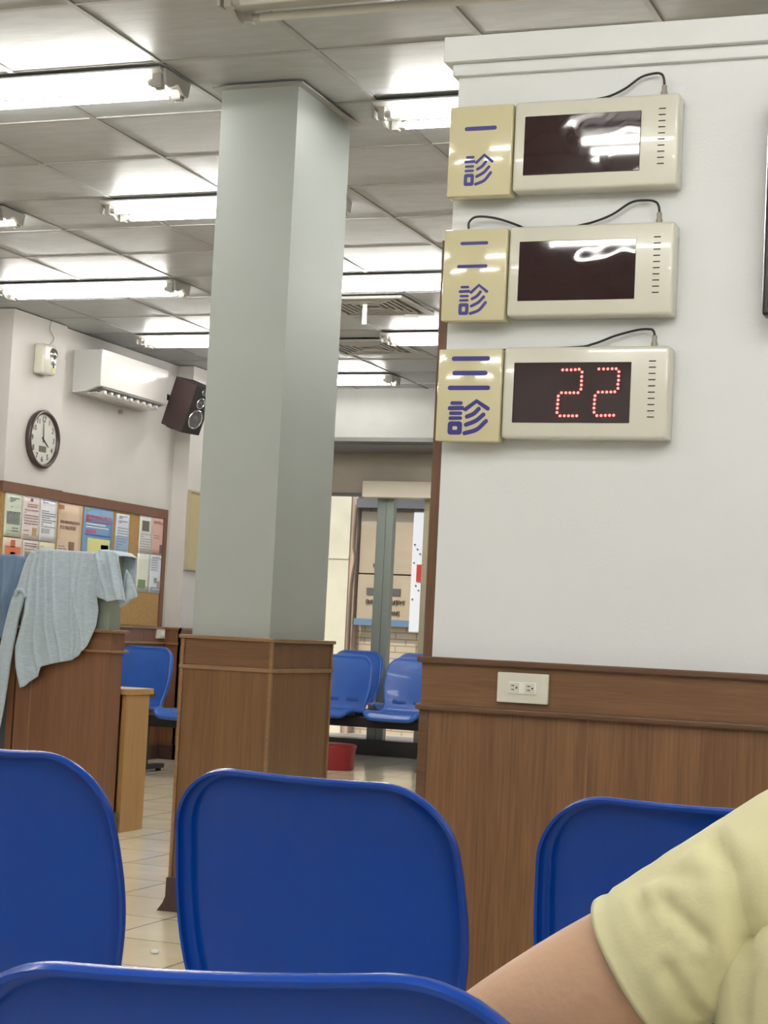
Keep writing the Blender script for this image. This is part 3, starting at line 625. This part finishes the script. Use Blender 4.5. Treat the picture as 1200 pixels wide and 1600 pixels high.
paper(12.137, 12.333, 1.53, 1.815, -6.4305, (.66, .42, .36), 'salmon pink leaflet, upper right of the four at the board end', blocks=[(.65, .95, .72, .95, (.15, .10, .10), 'dark_drawing'), (.0, .5, .48, .6, (.62, .45, .4), 'pale_block')], lines=[(.25, .1, .1), (.12, .16, 2, .1, .9), (.5, .56, 2, .1, .6)])
paper(11.930, 12.131, 1.245, 1.528, -6.4305, (.70, .73, .66), 'shiny leaflet with green leaves, lower left of the four at the board end', gloss=.12, blocks=[(.15, .7, .68, .9, (.2, .3, .13), 'green_leaves')], lines=[(.25, .28, .25), (.86, .96, 3, .05, .9)])
paper(12.135, 12.331, 1.245, 1.528, -6.4305, (.66, .70, .76), 'pale blue leaflet, lower right of the four at the board end', blocks=[(.35, .6, .6, .74, (.22, .34, .18), 'green_patch'), (.6, .9, .68, .85, (.45, .3, .4), 'pink_patch')], lines=[(.2, .25, .3), (.05, .09, 2, .1, .9), (.14, .4, 5, .05, .6), (.86, .95, 3, .1, .9)])
# wall switch
t = thing('wall_switch', (-6.42, 12.34, .94), 'white wall switch on the wood panelling below the bulletin board', 'switch')
part('plate', t, M['cream'], lambda b: box(b, -6.426, -6.405, 12.28, 12.40, .905, .975, bev=.004))
part('rocker', t, M['white'], lambda b: box(b, -6.405, -6.400, 12.325, 12.375, .92, .96, bev=.002))
# tan panel on the second pier
t = thing('wall_panel', (-6.31, 12.66, 1.45), 'tan panel door in beige frame on the far left wall beside the pillar', 'panel')
part('frame', t, M['tanf'], lambda b: (box(b, -6.31, -6.285, 12.455, 12.90, 1.435, 1.45), box(b, -6.31, -6.285, 12.455, 12.90, 2.03, 2.045), box(b, -6.31, -6.285, 12.455, 12.475, 1.45, 2.03), box(b, -6.31, -6.285, 12.88, 12.90, 1.45, 2.03)))
part('door', t, M['tan'], lambda b: box(b, -6.31, -6.295, 12.475, 12.88, 1.45, 2.03))

# ------------------------------------------------------------------ reception booth, left
t = thing('reception_partition', (-4.53, 7.79, 0), 'reddish brown wooden booth partition with frosted glass top', 'partition')
part('wood_body', t, M['wood_b'], lambda b: box(b, -4.79, -4.285, 7.73, 7.86, .10, .872))
part('frieze', t, M['wood_bx'], lambda b: box(b, -4.79, -4.280, 7.725, 7.865, .880, .962))
part('moulding', t, M['wood_t'], lambda b: (box(b, -4.80, -4.262, 7.705, 7.88, .868, .880, bev=.003), box(b, -4.80, -4.262, 7.70, 7.88, .962, .976, bev=.003)))
part('seam_strip', t, M['wood_t'], lambda b: box(b, -4.705, -4.700, 7.727, 7.731, .10, .868))
part('frosted_panel', t, M['frost'], lambda b: box(b, -4.79, -4.300, 7.735, 7.845, .976, 1.330))
part('skirting', t, M['base'], lambda b: box(b, -4.80, -4.268, 7.712, 7.878, 0, .10, bev=.002))
t = thing('side_partition', (-5.4, 7.8, 0), 'dark slate partition at the left edge under the blue garment', 'partition')
part('panel', t, M['darkgrey'], lambda b: box(b, -6.3, -4.805, 7.76, 7.84, 0, 1.30))
part('post', t, M['wood_b'], lambda b: box(b, -4.84, -4.806, 7.74, 7.85, 0, 1.30))
# oak desk behind it
t = thing('desk', (-4.5, 8.0, 0), 'light oak desk end with pale top beside the booth partition', 'desk')
part('side_panel', t, M['wood_l'], lambda b: box(b, -4.295, -4.27, 7.90, 8.135, .0, .665))
part('back_panel', t, M['wood_l'], lambda b: box(b, -5.5, -4.297, 8.105, 8.13, .05, .665))
part('desktop', t, M['wood_l'], lambda b: box(b, -5.5, -4.262, 7.885, 8.165, .665, .692, bev=.002))
part('top_surface', t, M['desktop'], lambda b: box(b, -5.498, -4.264, 7.887, 8.163, .692, .694))

# ------------------------------------------------------------------ draped garments
def interp(tab, t):
    for (a, x), (b, y) in zip(tab, tab[1:]):
        if t <= b: 
            k = (t - a) / (b - a) if b > a else 0; k = k * k * (3 - 2 * k) if False else k
            return x + (y - x) * k
    return tab[-1][1]
def drape(b, L, Rr, top, bot, y, folds, amp, ns=60, nt=60, over=0.0, thick=.12, seed=0, backlen=.2):
    rows = []
    nover = 10 if over else 0
    for j in range(-nover, nt + 1):
        row = []
        for i in range(ns + 1):
            s = i / ns; tt = max(0, j) / nt
            x = interp(L, tt) + (interp(Rr, tt) - interp(L, tt)) * s
            z = interp(top, s) + (interp(bot, s) - interp(top, s)) * tt
            f = 0
            for (s0, s1, w, a) in folds:
                c = s0 + (s1 - s0) * tt; f += a * math.exp(-((s - c) / w) ** 2)
            f += .55 * noise.noise(Vector((s * 6, tt * 3, seed)))
            yy = y - amp * f * min(1, .25 + tt * 2.2)
            if j < 0:
                q = -j / nover
                if q < .5: yy = y + .004 + over * q * 2; z = interp(top, s) + .004 * math.sin(q * 2 * PI)
                else: yy = y + over + .006; z = interp(top, s) - (q - .5) * 2 * backlen
            row.append(b.verts.new((x, yy, z)))
        rows.append(row)
    for r0, r1 in zip(rows, rows[1:]):
        for i in range(ns): b.faces.new((r0[i], r0[i + 1], r1[i + 1], r1[i]))
    bmesh.ops.recalc_face_normals(b, faces=b.faces[:])
    bmesh.ops.solidify(b, geom=b.faces[:], thickness=.003)
Z = 1.02
t = thing('draped_shirt', (-4.53, 7.72, 1.34), 'grey-blue long-sleeved shirt draped over the booth partition', 'shirt')
part('body', t, M['shirt'], lambda b: drape(b, [(0, -4.715), (.15, -4.735), (.45, -4.742), (.7, -4.778), (.85, -4.768), (1, -4.738)], [(0, -4.335), (.15, -4.335), (.45, -4.357), (.7, -4.338), (.88, -4.345), (1, -4.362)],
    [(0, Z + .318), (.1, Z + .330), (1, Z + .322)], [(0, Z - .345), (.05, Z - .338), (.13, Z - .312), (.265, Z - .279), (.29, Z - .236), (.5, Z - .215), (.72, Z - .198), (.86, Z - .165), (.94, Z - .125), (1, Z - .07)], 7.690,
    [(.10, .27, .02, 1), (.18, .45, .012, 1), (.30, .58, .012, 1.2), (.62, .70, .012, 1.1), (.72, .76, .03, .7), (.90, .86, .05, 1.1), (.55, .88, .014, .8), (.45, .4, .12, .8), (.03, .02, .03, 1)], .013, 90, 60, over=.160, seed=1), smooth=True)
part('sleeve', t, M['shirt'], lambda b: drape(b, [(0, -4.375), (.3, -4.362), (1, -4.348)], [(0, -4.235), (.4, -4.22), (1, -4.182)], [(0, Z + .315), (.25, Z + .337), (.8, Z + .33), (1, Z + .31)], [(0, Z + .118), (.4, Z + .09), (.55, Z + .095), (.8, Z + .102), (1, Z + .095)], 7.672,
    [(.1, .45, .06, 1), (.6, .75, .08, 1), (.3, .15, .08, .7)], .018, 40, 36, over=.178, seed=2), smooth=True)
part('sleeve_lining', t, M['shirt'], lambda b: drape(b, [(0, -4.225), (1, -4.262)], [(0, -4.20), (.8, -4.155), (1, -4.20)], [(0, Z + .25), (1, Z + .22)], [(0, Z + .085), (.35, Z + .062), (1, Z + .10)], 7.74, [(.5, .5, .2, 1)], .008, 16, 16, seed=3), smooth=True)
def long_sleeve(b, path, seg=24):
    P = spline([Vector((p[0], p[1], p[2])) for p in path], 8); n = len(P)
    Wd = spline([Vector((p[3], 0, 0)) for p in path], 8); rings = []
    for i, p in enumerate(P):
        d = (P[min(i + 1, n - 1)] - P[max(i - 1, 0)]).normalized(); u = Vector((0, 1, 0)).cross(d).normalized(); w = Wd[i].x; ring = []
        for k in range(seg):
            a = 2 * PI * k / seg; rr = 1 + .10 * math.sin(3 * a + i * .05) + .08 * noise.noise(Vector((math.cos(a) * 2, math.sin(a) * 2, i * .12)))
            ring.append(b.verts.new(p + u * math.cos(a) * w * rr + Vector((0, 1, 0)) * math.sin(a) * w * .42 * rr))
        rings.append(ring)
    for a_, c_ in zip(rings, rings[1:]):
        for k in range(seg): b.faces.new((a_[k], a_[(k + 1) % seg], c_[(k + 1) % seg], c_[k]))
    b.faces.new(rings[0][::-1]); b.faces.new(rings[-1])
part('long_sleeve', t, M['shirt'], lambda b: long_sleeve(b, [(-4.705, 7.69, Z + .315, .022), (-4.735, 7.70, Z + .24, .033), (-4.765, 7.695, Z + .13, .032), (-4.787, 7.69, Z + .06, .034), (-4.812, 7.69, Z - .06, .036), (-4.832, 7.69, Z - .20, .038), (-4.845, 7.69, Z - .36, .034), (-4.852, 7.69, Z - .5, .022), (-4.853, 7.69, Z - .58, .006)]), smooth=True)
part('cuff', t, M['shirt'], lambda b: tube(b, spline([(-4.79, 7.675, Z + .10), (-4.775, 7.665, Z + .125), (-4.745, 7.665, Z + .125), (-4.735, 7.68, Z + .095)], 5), .010, 10), smooth=True)
t = thing('draped_garment', (-5.0, 7.75, 1.31), 'darker blue cotton garment hanging at the left edge beside the shirt', 'garment')
part('cloth', t, M['denim'], lambda b: drape(b, [(0, -5.5), (1, -5.45)], [(0, -4.775), (.5, -4.79), (1, -4.80)], [(0, Z + .29), (.9, Z + .300), (1, Z + .285)], [(0, Z - .2), (.8, Z - .12), (1, Z - .09)], 7.730,
    [(.82, .9, .015, 1), (.88, .86, .02, .8), (.93, .97, .015, 1), (.7, .75, .03, 1), (.5, .55, .04, 1), (.2, .2, .05, 1)], .016, 120, 30, over=.115, seed=5), smooth=True)

# ------------------------------------------------------------------ blue beam seating
def prof_pts():
    return spline([Vector((0, .445, .380)), Vector((0, .43, .402)), Vector((0, .36, .413)), Vector((0, .22, .404)), Vector((0, .09, .406)), Vector((0, .035, .438)), Vector((0, .008, .50)), Vector((0, -.015, .60)), Vector((0, -.045, .71)), Vector((0, -.083, .808))], 12)
PP = prof_pts(); acc = [0]
for a, b in zip(PP, PP[1:]): acc.append(acc[-1] + (b - a).length)
LEN = acc[-1]
def prof(b):
    s = (b + 1) / 2 * LEN
    if s >= LEN: d = (PP[-1] - PP[-3]).normalized(); return PP[-1] + d * (s - LEN), d
    if s <= 0: d = (PP[2] - PP[0]).normalized(); return PP[0] + d * s, d
    for i in range(len(acc) - 1):
        if s <= acc[i + 1]:
            k = (s - acc[i]) / (acc[i + 1] - acc[i]); p = PP[i].lerp(PP[i + 1], k)
            d = (PP[min(i + 2, len(PP) - 1)] - PP[max(i - 1, 0)]).normalized(); return p, d
WT = [(-1, .199), (-.8, .209), (-.4, .212), (-.15, .202), (.02, .180), (.12, .184), (.3, .203), (.5, .210), (.75, .203), (1, .190)]
def half_w(b):
    b = max(-1, min(1, b)); return interp(WT, b) if False else _sm(b)
def _sm(b):
    r = 0; n = 0
    for k in range(-3, 4): r += interp(WT, max(-1, min(1, b + k * .03))); n += 1
    return r / n
def shell_bm(slots=True, N=132, K=15, rt=.085):
    bm = bmesh.new(); A, B = .21, LEN / 2
    # outer rounded rectangle, sampled by arc length
    per = []
    def arc(cx, cy, a0, a1, r, n): return [(cx + r * math.cos(a0 + (a1 - a0) * k / n), cy + r * math.sin(a0 + (a1 - a0) * k / n)) for k in range(n)]
    def seg_(p, q, n): return [(p[0] + (q[0] - p[0]) * k / n, p[1] + (q[1] - p[1]) * k / n) for k in range(n)]
    r1, r2 = rt, .06
    per += seg_((A, -B + r2), (A, B - r1), 36) + arc(A - r1, B - r1, 0, PI / 2, r1, 12) + seg_((A - r1, B), (-A + r1, B), 18) + arc(-A + r1, B - r1, PI / 2, PI, r1, 12)
    per += seg_((-A, B - r1), (-A, -B + r2), 36) + arc(-A + r2, -B + r2, PI, 1.5 * PI, r2, 9) + seg_((-A + r2, -B), (A - r2, -B), 18) + arc(A - r2, -B + r2, 1.5 * PI, 2 * PI, r2, 9)
    N = len(per)
    def P3(a, b, on=0.0):
        bb = b / B; p, d = prof(bb); nrm = Vector((0, -d.z, d.y)); 
        if nrm.dot(Vector((0, .6, .8))) < 0: nrm = -nrm
        x = a / A * half_w(bb); u = abs(a / A); lift = (.016 if bb > .1 else .012) * u * u
        if bb > .1: lift += .004 * (1 - abs(bb - .55) * 2) * 0
        return Vector((x, p.y, p.z)) + nrm * (lift + on), nrm, d
    rings = []
    for k in range(1, K + 1):
        s = (k / K) ** .85; rings.append([bm.verts.new(P3(x * s, y * s)[0]) for x, y in per])
    # rolled rim
    outw = []
    for i in range(N):
        x0_, y0_ = per[i - 1]; x1_, y1_ = per[(i + 1) % N]; t_ = Vector((x1_ - x0_, y1_ - y0_)).normalized(); outw.append((t_.y, -t_.x))
    for (o_, n_) in ((.003, .0022), (.007, .003), (.0115, .0015), (.016, -.002), (.019, -.007), (.020, -.013), (.020, -.019)):
        rr = []
        for i, (x, y) in enumerate(per):
            p, nrm, d = P3(x, y); q = p + Vector((outw[i][0] * o_, 0, 0)) + d * (outw[i][1] * o_) + nrm * n_; rr.append(bm.verts.new(q))
        rings.append(rr)
    c = bm.verts.new(P3(0, 0)[0])
    for i in range(N): bm.faces.new((c, rings[0][i], rings[0][(i + 1) % N]))
    for a_, c_ in zip(rings, rings[1:]):
        for i in range(N): bm.faces.new((a_[i], c_[i], c_[(i + 1) % N], a_[(i + 1) % N]))
    bmesh.ops.recalc_face_normals(bm, faces=bm.faces[:])
    return bm
def shell_mesh(m, dz=0.0):
    bm = shell_bm(); me = bpy.data.meshes.new('seat_shell'); bm.to_mesh(me); bm.free()
    o = bpy.data.objects.new('tmp', me); C.objects.link(o)
    sol = o.modifiers.new('s', 'SOLIDIFY'); sol.thickness = .0045; sol.offset = 0
    cb = bmesh.new()
    for s in (-1, 1):
        pl = [(s * .028, .470), (s * .028, .490), (s * .130, .502), (s * .142, .490), (s * .138, .470), (s * .09, .465)]
        prism(cb, [(u, v + dz) for u, v in pl], lambda u, v, a: Vector((u, a, v)), -.1, .12)
    bmesh.ops.recalc_face_normals(cb, faces=cb.faces[:])
    cm = bpy.data.meshes.new('cut'); cb.to_mesh(cm); cb.free(); co = bpy.data.objects.new('cut', cm); C.objects.link(co)
    bo = o.modifiers.new('b', 'BOOLEAN'); bo.object = co; bo.operation = 'DIFFERENCE'; bo.solver = 'EXACT'
    bpy.context.view_layer.update(); r = evaluated(o); r.name = 'seat_shell'
    bpy.data.objects.remove(o); bpy.data.objects.remove(co)
    r.materials.clear(); r.materials.append(m)
    for p in r.polygons: p.use_smooth = True
    r.set_sharp_from_angle(angle=math.radians(50))
    return r
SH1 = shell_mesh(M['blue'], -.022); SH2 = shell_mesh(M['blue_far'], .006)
def bench(loc, rotz, xs, label, me, feet, beam=True, lift=0.0, tilts=None, bxs=None):
    """beam seating: shells at xs along local x, facing local +y"""
    t = thing('beam_seating', loc, label, 'beam seating', 'rows of blue beam seating', rotz)
    x0, x1 = (min(xs) - .22, max(xs) + .22) if bxs is None else bxs
    for i, x in enumerate(xs):
        o = bpy.data.objects.new('seat_shell', me); C.objects.link(o); o.parent = t
        q = tilts[i] if tilts else (0, 0, 0, 0)
        o.location = (x, q[2], lift + q[3]); o.rotation_euler = (q[0], q[1], 0)
        lpart('seat_bracket', t, M['steel_blk'], lambda b: (box(b, x - .13, x - .10, .06, .36, .372 + lift, .390 + lift), box(b, x + .10, x + .13, .06, .36, .372 + lift, .390 + lift), box(b, x - .13, x + .13, .15, .27, .365 + lift, .376 + lift)))
    lpart('beam', t, M['steel_blk'], lambda b: box(b, x0, x1, .17, .25, .290 + lift, .365 + lift, bev=.004))
    for fx in feet:
        lpart('leg', t, M['steel_blk'], lambda b: (box(b, fx - .025, fx + .025, .19, .23, .04, .30 + lift), box(b, fx - .03, fx + .03, -.05, .47, .02, .05, bev=.005)))
        lpart('foot_pad', t, M['black'], lambda b: (tube(b, [(fx, -.02, 0), (fx, -.02, .02)], .02, 12), tube(b, [(fx, .44, 0), (fx, .44, .02)], .02, 12)))
    return t
R = math.radians
# middle row: three shells, seen from behind
bench((-1.015, 2.50, -.0), R(-1.5), [-.56, 0, .565], 'beam seating with three glossy blue shells seen from behind, in front of the partition', SH1, (-.28, .30), tilts=[(0, 0, .02, -.010), (0, R(.6), 0, -.012), (0, 0, -.0, -.008)])
# nearest row: the shell cut by the bottom edge, and the one the person sits on
bench((-.491, 1.22, 0), R(7), [0, .66], 'beam seating nearest the camera, one blue shell cut by the bottom edge', SH1, (.28,), tilts=[(0, R(-3.2), 0, -.033), (0, 0, 0, -.03)], bxs=(-.25, .85))
# far rows face the camera
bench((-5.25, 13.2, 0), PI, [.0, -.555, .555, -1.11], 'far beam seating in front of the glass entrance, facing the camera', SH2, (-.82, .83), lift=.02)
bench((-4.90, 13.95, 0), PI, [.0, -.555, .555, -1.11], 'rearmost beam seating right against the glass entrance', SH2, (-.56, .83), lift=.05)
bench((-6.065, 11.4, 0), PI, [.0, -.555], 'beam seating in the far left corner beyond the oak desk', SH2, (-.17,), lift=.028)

# red bin
t = thing('red_bin', (-5.105, 12.7, 0), 'low red round container on the floor between pillar and far seats', 'container')
part('tub', t, M['red'], lambda b: lathe(b, [(0, 0), (.150, 0), (.158, .01), (.163, .12), (.165, .15), (.168, .155), (.165, .165), (.160, .16), (.148, .03), (0, .02)], (-5.105, 12.7, 0), (0, 0, 1), 36), smooth=True, auto=50)
part('lid', t, M['red'], lambda b: lathe(b, [(0, .19), (.15, .19), (.168, .185), (.172, .165), (.168, .155)], (-5.105, 12.7, 0), (0, 0, 1), 36), smooth=True, auto=50)
bm = bmesh.new(); bmesh.ops.create_icosphere(bm, subdivisions=2, radius=.012)
for v in bm.verts: v.co = Vector((v.co.x * 1.3, v.co.y, v.co.z * .6 + .0065)) + Vector((-2.625, 5.13, 0))
tag(obj('white_pellet', bm, M['white'], smooth=True), 'tiny white pellet lying on the floor tiles', 'litter')

# ------------------------------------------------------------------ seated person in a pale yellow T-shirt
person = thing('person', (.06, 1.40, 0), 'seated person in a pale yellow T-shirt, left arm resting low', 'person')
def skin_obj(name, verts, edges, radii, m, sub=2, root=0):
    me = bpy.data.meshes.new(name); me.from_pydata([Vector(v) for v in verts], edges, []); o = bpy.data.objects.new(name, me); C.objects.link(o)
    md = o.modifiers.new('skin', 'SKIN'); md.use_smooth_shade = True
    for i, r in enumerate(radii): 
        rr = r if isinstance(r, tuple) else (r, r)
        me.skin_vertices[0].data[i].radius = rr; me.skin_vertices[0].data[i].use_root = (i == root)
    s = o.modifiers.new('sub', 'SUBSURF'); s.levels = sub; s.render_levels = sub
    bpy.context.view_layer.update(); r = evaluated(o); bpy.data.objects.remove(o); r.materials.clear(); r.materials.append(m)
    for p in r.polygons: p.use_smooth = True
    return r
SHL = Vector((-.145, 1.335, .880)); ELL = Vector((-.445, 1.335, .684)); WRL = Vector((-.30, 1.55, .60))
SHR = Vector((.235, 1.39, .885)); ELR = Vector((.33, 1.42, .62)); WRR = Vector((.20, 1.62, .58))
V_ = []; E_ = []; R_ = []
def add(p, r, prev=None):
    V_.append(Vector(p)); R_.append(r)
    if prev is not None: E_.append((prev, len(V_) - 1))
    return len(V_) - 1
pel = add((.05, 1.40, .52), (.11, .11)); sp1 = add((.045, 1.38, .66), (.10, .10), pel); ch = add((.04, 1.37, .79), (.10, .10), sp1); up = add((.05, 1.365, .87), (.075, .075), ch)
nk = add((.05, 1.375, .965), .05, up); nk2 = add((.05, 1.39, 1.01), .048, nk)
for S_, E2, W2, s in ((SHL, ELL, WRL, -1), (SHR, ELR, WRR, 1)):
    a = add(S_ + Vector((-s * .05, 0, .0)), .046, up); a1 = add(S_, .048, a)
    k0 = add(S_.lerp(E2, .30), .048, a1); k = add(S_.lerp(E2, .5), .0575, k0); k2 = add(S_.lerp(E2, .8), .052, k); a2 = add(E2, .044, k2); a3 = add(E2.lerp(W2, .35), .038, a2); a4 = add(W2, .026, a3)
    d = (W2 - E2).normalized(); side = d.cross(Vector((0, 0, 1))).normalized()
    pm_ = add(W2 + d * .045, (.036, .017), a4)
    for f_, L_ in ((-.027, .062), (-.009, .072), (.009, .067), (.027, .052)):
        b0 = add(W2 + d * .085 + side * f_, .0095, pm_); b1 = add(W2 + d * (.085 + L_ * .55) + side * f_ + Vector((0, 0, -.012)), .0085, b0); add(W2 + d * (.085 + L_ * .9) + side * f_ + Vector((0, 0, -.035)), .0075, b1)
    th = add(W2 + d * .04 + side * .038 * s * -1, .012, pm_); add(W2 + d * .075 + side * .052 * s * -1, .010, th)
me = skin_obj('body', V_, E_, R_, M['skin'])
ob = bpy.data.objects.new('body', me); C.objects.link(ob); ob.parent = person; me.transform(Matrix.Translation(-Vector(person.location)))
# head
def head(b):
    bmesh.ops.create_uvsphere(b, u_segments=40, v_segments=30, radius=1)
    hc = Vector((.05, 1.40, 1.125))
    for v in b.verts:
        x, y, z = v.co; w = .074 * (1 - .22 * max(0, -z)); l = .093
        ny = y * l; 
        if y > 0: ny = y * l * (.95 - .05 * abs(z))
        nose = math.exp(-((x * .074) / .012) ** 2 - ((z * .115 + .018) / .018) ** 2) * (.020 if y > .5 else 0)
        eyes = -.006 * (math.exp(-((abs(x) * .074 - .03) / .014) ** 2 - ((z * .115 - .003) / .011) ** 2) if y > .4 else 0)
        mouth = (.005 * math.exp(-((x * .074) / .02) ** 2 - ((z * .115 + .052) / .008) ** 2) if y > .4 else 0)
        v.co = hc + Vector((x * w, ny + nose + eyes + mouth, z * .115))
part('head', person, M['skin'], head, smooth=True)
def ear(b):
    for s in (-1, 1): lathe(b, [(0, .012), (.012, .014), (.017, .010), (.018, 0)], (.05 + s * .069, 1.395, 1.115), (s, -.3, .1), 16)
part('ears', person, M['skin'], ear, smooth=True)
def eyes(b):
    for s in (-1, 1): bmesh.ops.create_uvsphere(b, u_segments=12, v_segments=8, radius=.010, matrix=Matrix.Translation((.05 + s * .03, 1.475, 1.128)))
part('eyes', person, M['eye'], eyes, smooth=True)
part('mouth', person, M['lip'], lambda b: tube(b, [(.028, 1.475, 1.073), (.05, 1.484, 1.072), (.072, 1.475, 1.073)], [.002, .0045, .002], 8), smooth=True)
def hair(b):
    bmesh.ops.create_uvsphere(b, u_segments=40, v_segments=30, radius=1)
    hc = Vector((.05, 1.388, 1.135))
    for v in b.verts:
        x, y, z = v.co; 
        low = -.75 if y < .1 else .35
        z2 = max(z, low) if y > .1 else z
        v.co = hc + Vector((x * .084, min(y, .62 + .3 * max(0, z)) * .104, z2 * .122))
part('hair', person, M['hair'], hair, smooth=True)
# trousers and shoes
V_ = []; E_ = []; R_ = []
p0 = add((.06, 1.40, .50), (.14, .14)); p1 = add((.06, 1.385, .60), (.12, .12), p0)
for s, x in ((-1, -.04), (1, .16)):
    h = add((x, 1.44, .49), .088, p0); k = add((x - .01 * s, 1.80, .50), .066, h); c_ = add((x, 1.83, .32), .056, k); add((x, 1.84, .10), .045, c_)
me = skin_obj('trousers', V_, E_, R_, M['trouser']); ob = bpy.data.objects.new('trousers', me); C.objects.link(ob); ob.parent = person; me.transform(Matrix.Translation(-Vector(person.location)))
for x in (-.04, .16): part('shoe', person, M['shoe'], lambda b: (box(b, x - .045, x + .045, 1.79, 2.04, 0, .075, bev=.03, seg=4),), smooth=True)
# T-shirt: torso and sleeves grown as one surface, cut open at the hems
def tshirt():
    V2 = []; E2_ = []; R2 = []
    def ad(p, r, prev=None):
        V2.append(Vector(p)); R2.append(r)
        if prev is not None: E2_.append((prev, len(V2) - 1))
        return len(V2) - 1
    a = ad((.0, 1.395, .50), (.145, .145)); b = ad((-.005, 1.38, .65), (.14, .14), a); c = ad((-.005, 1.36, .765), (.14, .14), b); d = ad((.045, 1.36, .88), (.10, .10), c); n_ = ad((.05, 1.372, .955), .062, d)
    for S_, EL, s in ((SHL, ELL, -1), (SHR, ELR, 1)):
        q = ad(S_ + Vector((-s * .055, 0, .012)), .082, d); q1 = ad(S_ + Vector((0, 0, -.002)), .076, q); q2 = ad(S_.lerp(EL, .32), .063, q1); q3 = ad(S_.lerp(EL, .85), .0545, q2)
    me = skin_obj('tshirt', V2, E2_, R2, M['yellow'], sub=4)
    bm = bmesh.new(); bm.from_mesh(me)
    # the torso is wider than it is deep
    def sstep(a, b_, x):
        t_ = max(0, min(1, (x - a) / (b_ - a))); return t_ * t_ * (3 - 2 * t_)
    for v in bm.verts:
        da = 9
        for S_, EL in ((SHL, ELL), (SHR, ELR)):
            d_ = EL - S_; t_ = max(0, min(1.0, (v.co - S_).dot(d_) / d_.length_squared)); da = min(da, (v.co - S_ - d_ * t_).length)
        w_ = (1 - sstep(.80, .90, v.co.z)) * sstep(.055, .085, da); x_ = v.co.x - .02
        v.co.x += math.copysign(min(abs(x_) * .95, .10), x_) * w_; v.co.y = 1.375 + (v.co.y - 1.375) * (1 - .12 * w_)
    # creases
    creases = [([(-.2304, .8856), (-.2137, .869), (-.2066, .8437), (-.201, .8206), (-.1984, .7973), (-.2016, .7642)], .0075, .008), ([(-.2604, .8424), (-.2451, .8337), (-.2308, .8232)], .005, .0055), ([(-.2834, .8456), (-.2713, .8302)], .004, .004), ([(-.235, .895), (-.262, .868), (-.29, .848)], .005, .003), ([(-.225, .86), (-.25, .862), (-.275, .853)], .004, .003), ([(-.2551, .7985), (-.2429, .776), (-.233, .7623)], .005, .0055)]
    ax = (ELL - SHL).normalized()
    for v in bm.verts:
        disp = 0
        if v.normal.y < -.25:
            for pts, w, a in creases:
                dm = 9
                for p, q in zip(pts, pts[1:]):
                    p = Vector(p); q = Vector(q); X = Vector((v.co.x, v.co.z)); t_ = max(0, min(1, (X - p).dot(q - p) / (q - p).length_squared)); dm = min(dm, (X - p - (q - p) * t_).length)
                fade = min(1, (-.25 - v.normal.y) / .35); disp += -a * fade * math.exp(-(dm / w) ** 2) + a * fade * .35 * math.exp(-((dm - w * 2) / w) ** 2)
        disp += .0011 * noise.noise(v.co * 22) + .0008 * noise.noise(Vector((v.co.x * 30, v.co.y * 30, v.co.z * 90)))
        h = (v.co - SHL).dot(ax) / (ELL - SHL).length
        if v.co.x < -.1: disp -= .0022 * math.exp(-((h - .455) / .008) ** 2)
        v.co += v.normal * disp
    cut = SHL.lerp(ELL, .485); nrm = (ELL - SHL).normalized() + Vector((0, 0, .0))
    r = bmesh.ops.bisect_plane(bm, geom=bm.verts[:] + bm.edges[:] + bm.faces[:], plane_co=cut, plane_no=nrm)
    bmesh.ops.delete(bm, geom=[v for v in bm.verts if (v.co - cut).dot(nrm) > 1e-5 and v.co.x < -.1], context='VERTS')
    cut2 = SHR.lerp(ELR, .55); n2 = (ELR - SHR).normalized()
    bmesh.ops.bisect_plane(bm, geom=bm.verts[:] + bm.edges[:] + bm.faces[:], plane_co=cut2, plane_no=n2)
    bmesh.ops.delete(bm, geom=[v for v in bm.verts if (v.co - cut2).dot(n2) > 1e-5 and v.co.x > .22 and v.co.z < .82], context='VERTS')
    bmesh.ops.delete(bm, geom=[v for v in bm.verts if v.co.z > .968], context='VERTS')
    bmesh.ops.delete(bm, geom=[v for v in bm.verts if v.co.z < .49], context='VERTS')
    bmesh.ops.recalc_face_normals(bm, faces=bm.faces[:]); bmesh.ops.solidify(bm, geom=bm.faces[:], thickness=.0025)
    o = obj('t_shirt', bm, M['yellow'], person, smooth=True)
    o['label'] = 'pale yellow short-sleeved T-shirt'
    return o
tshirt()
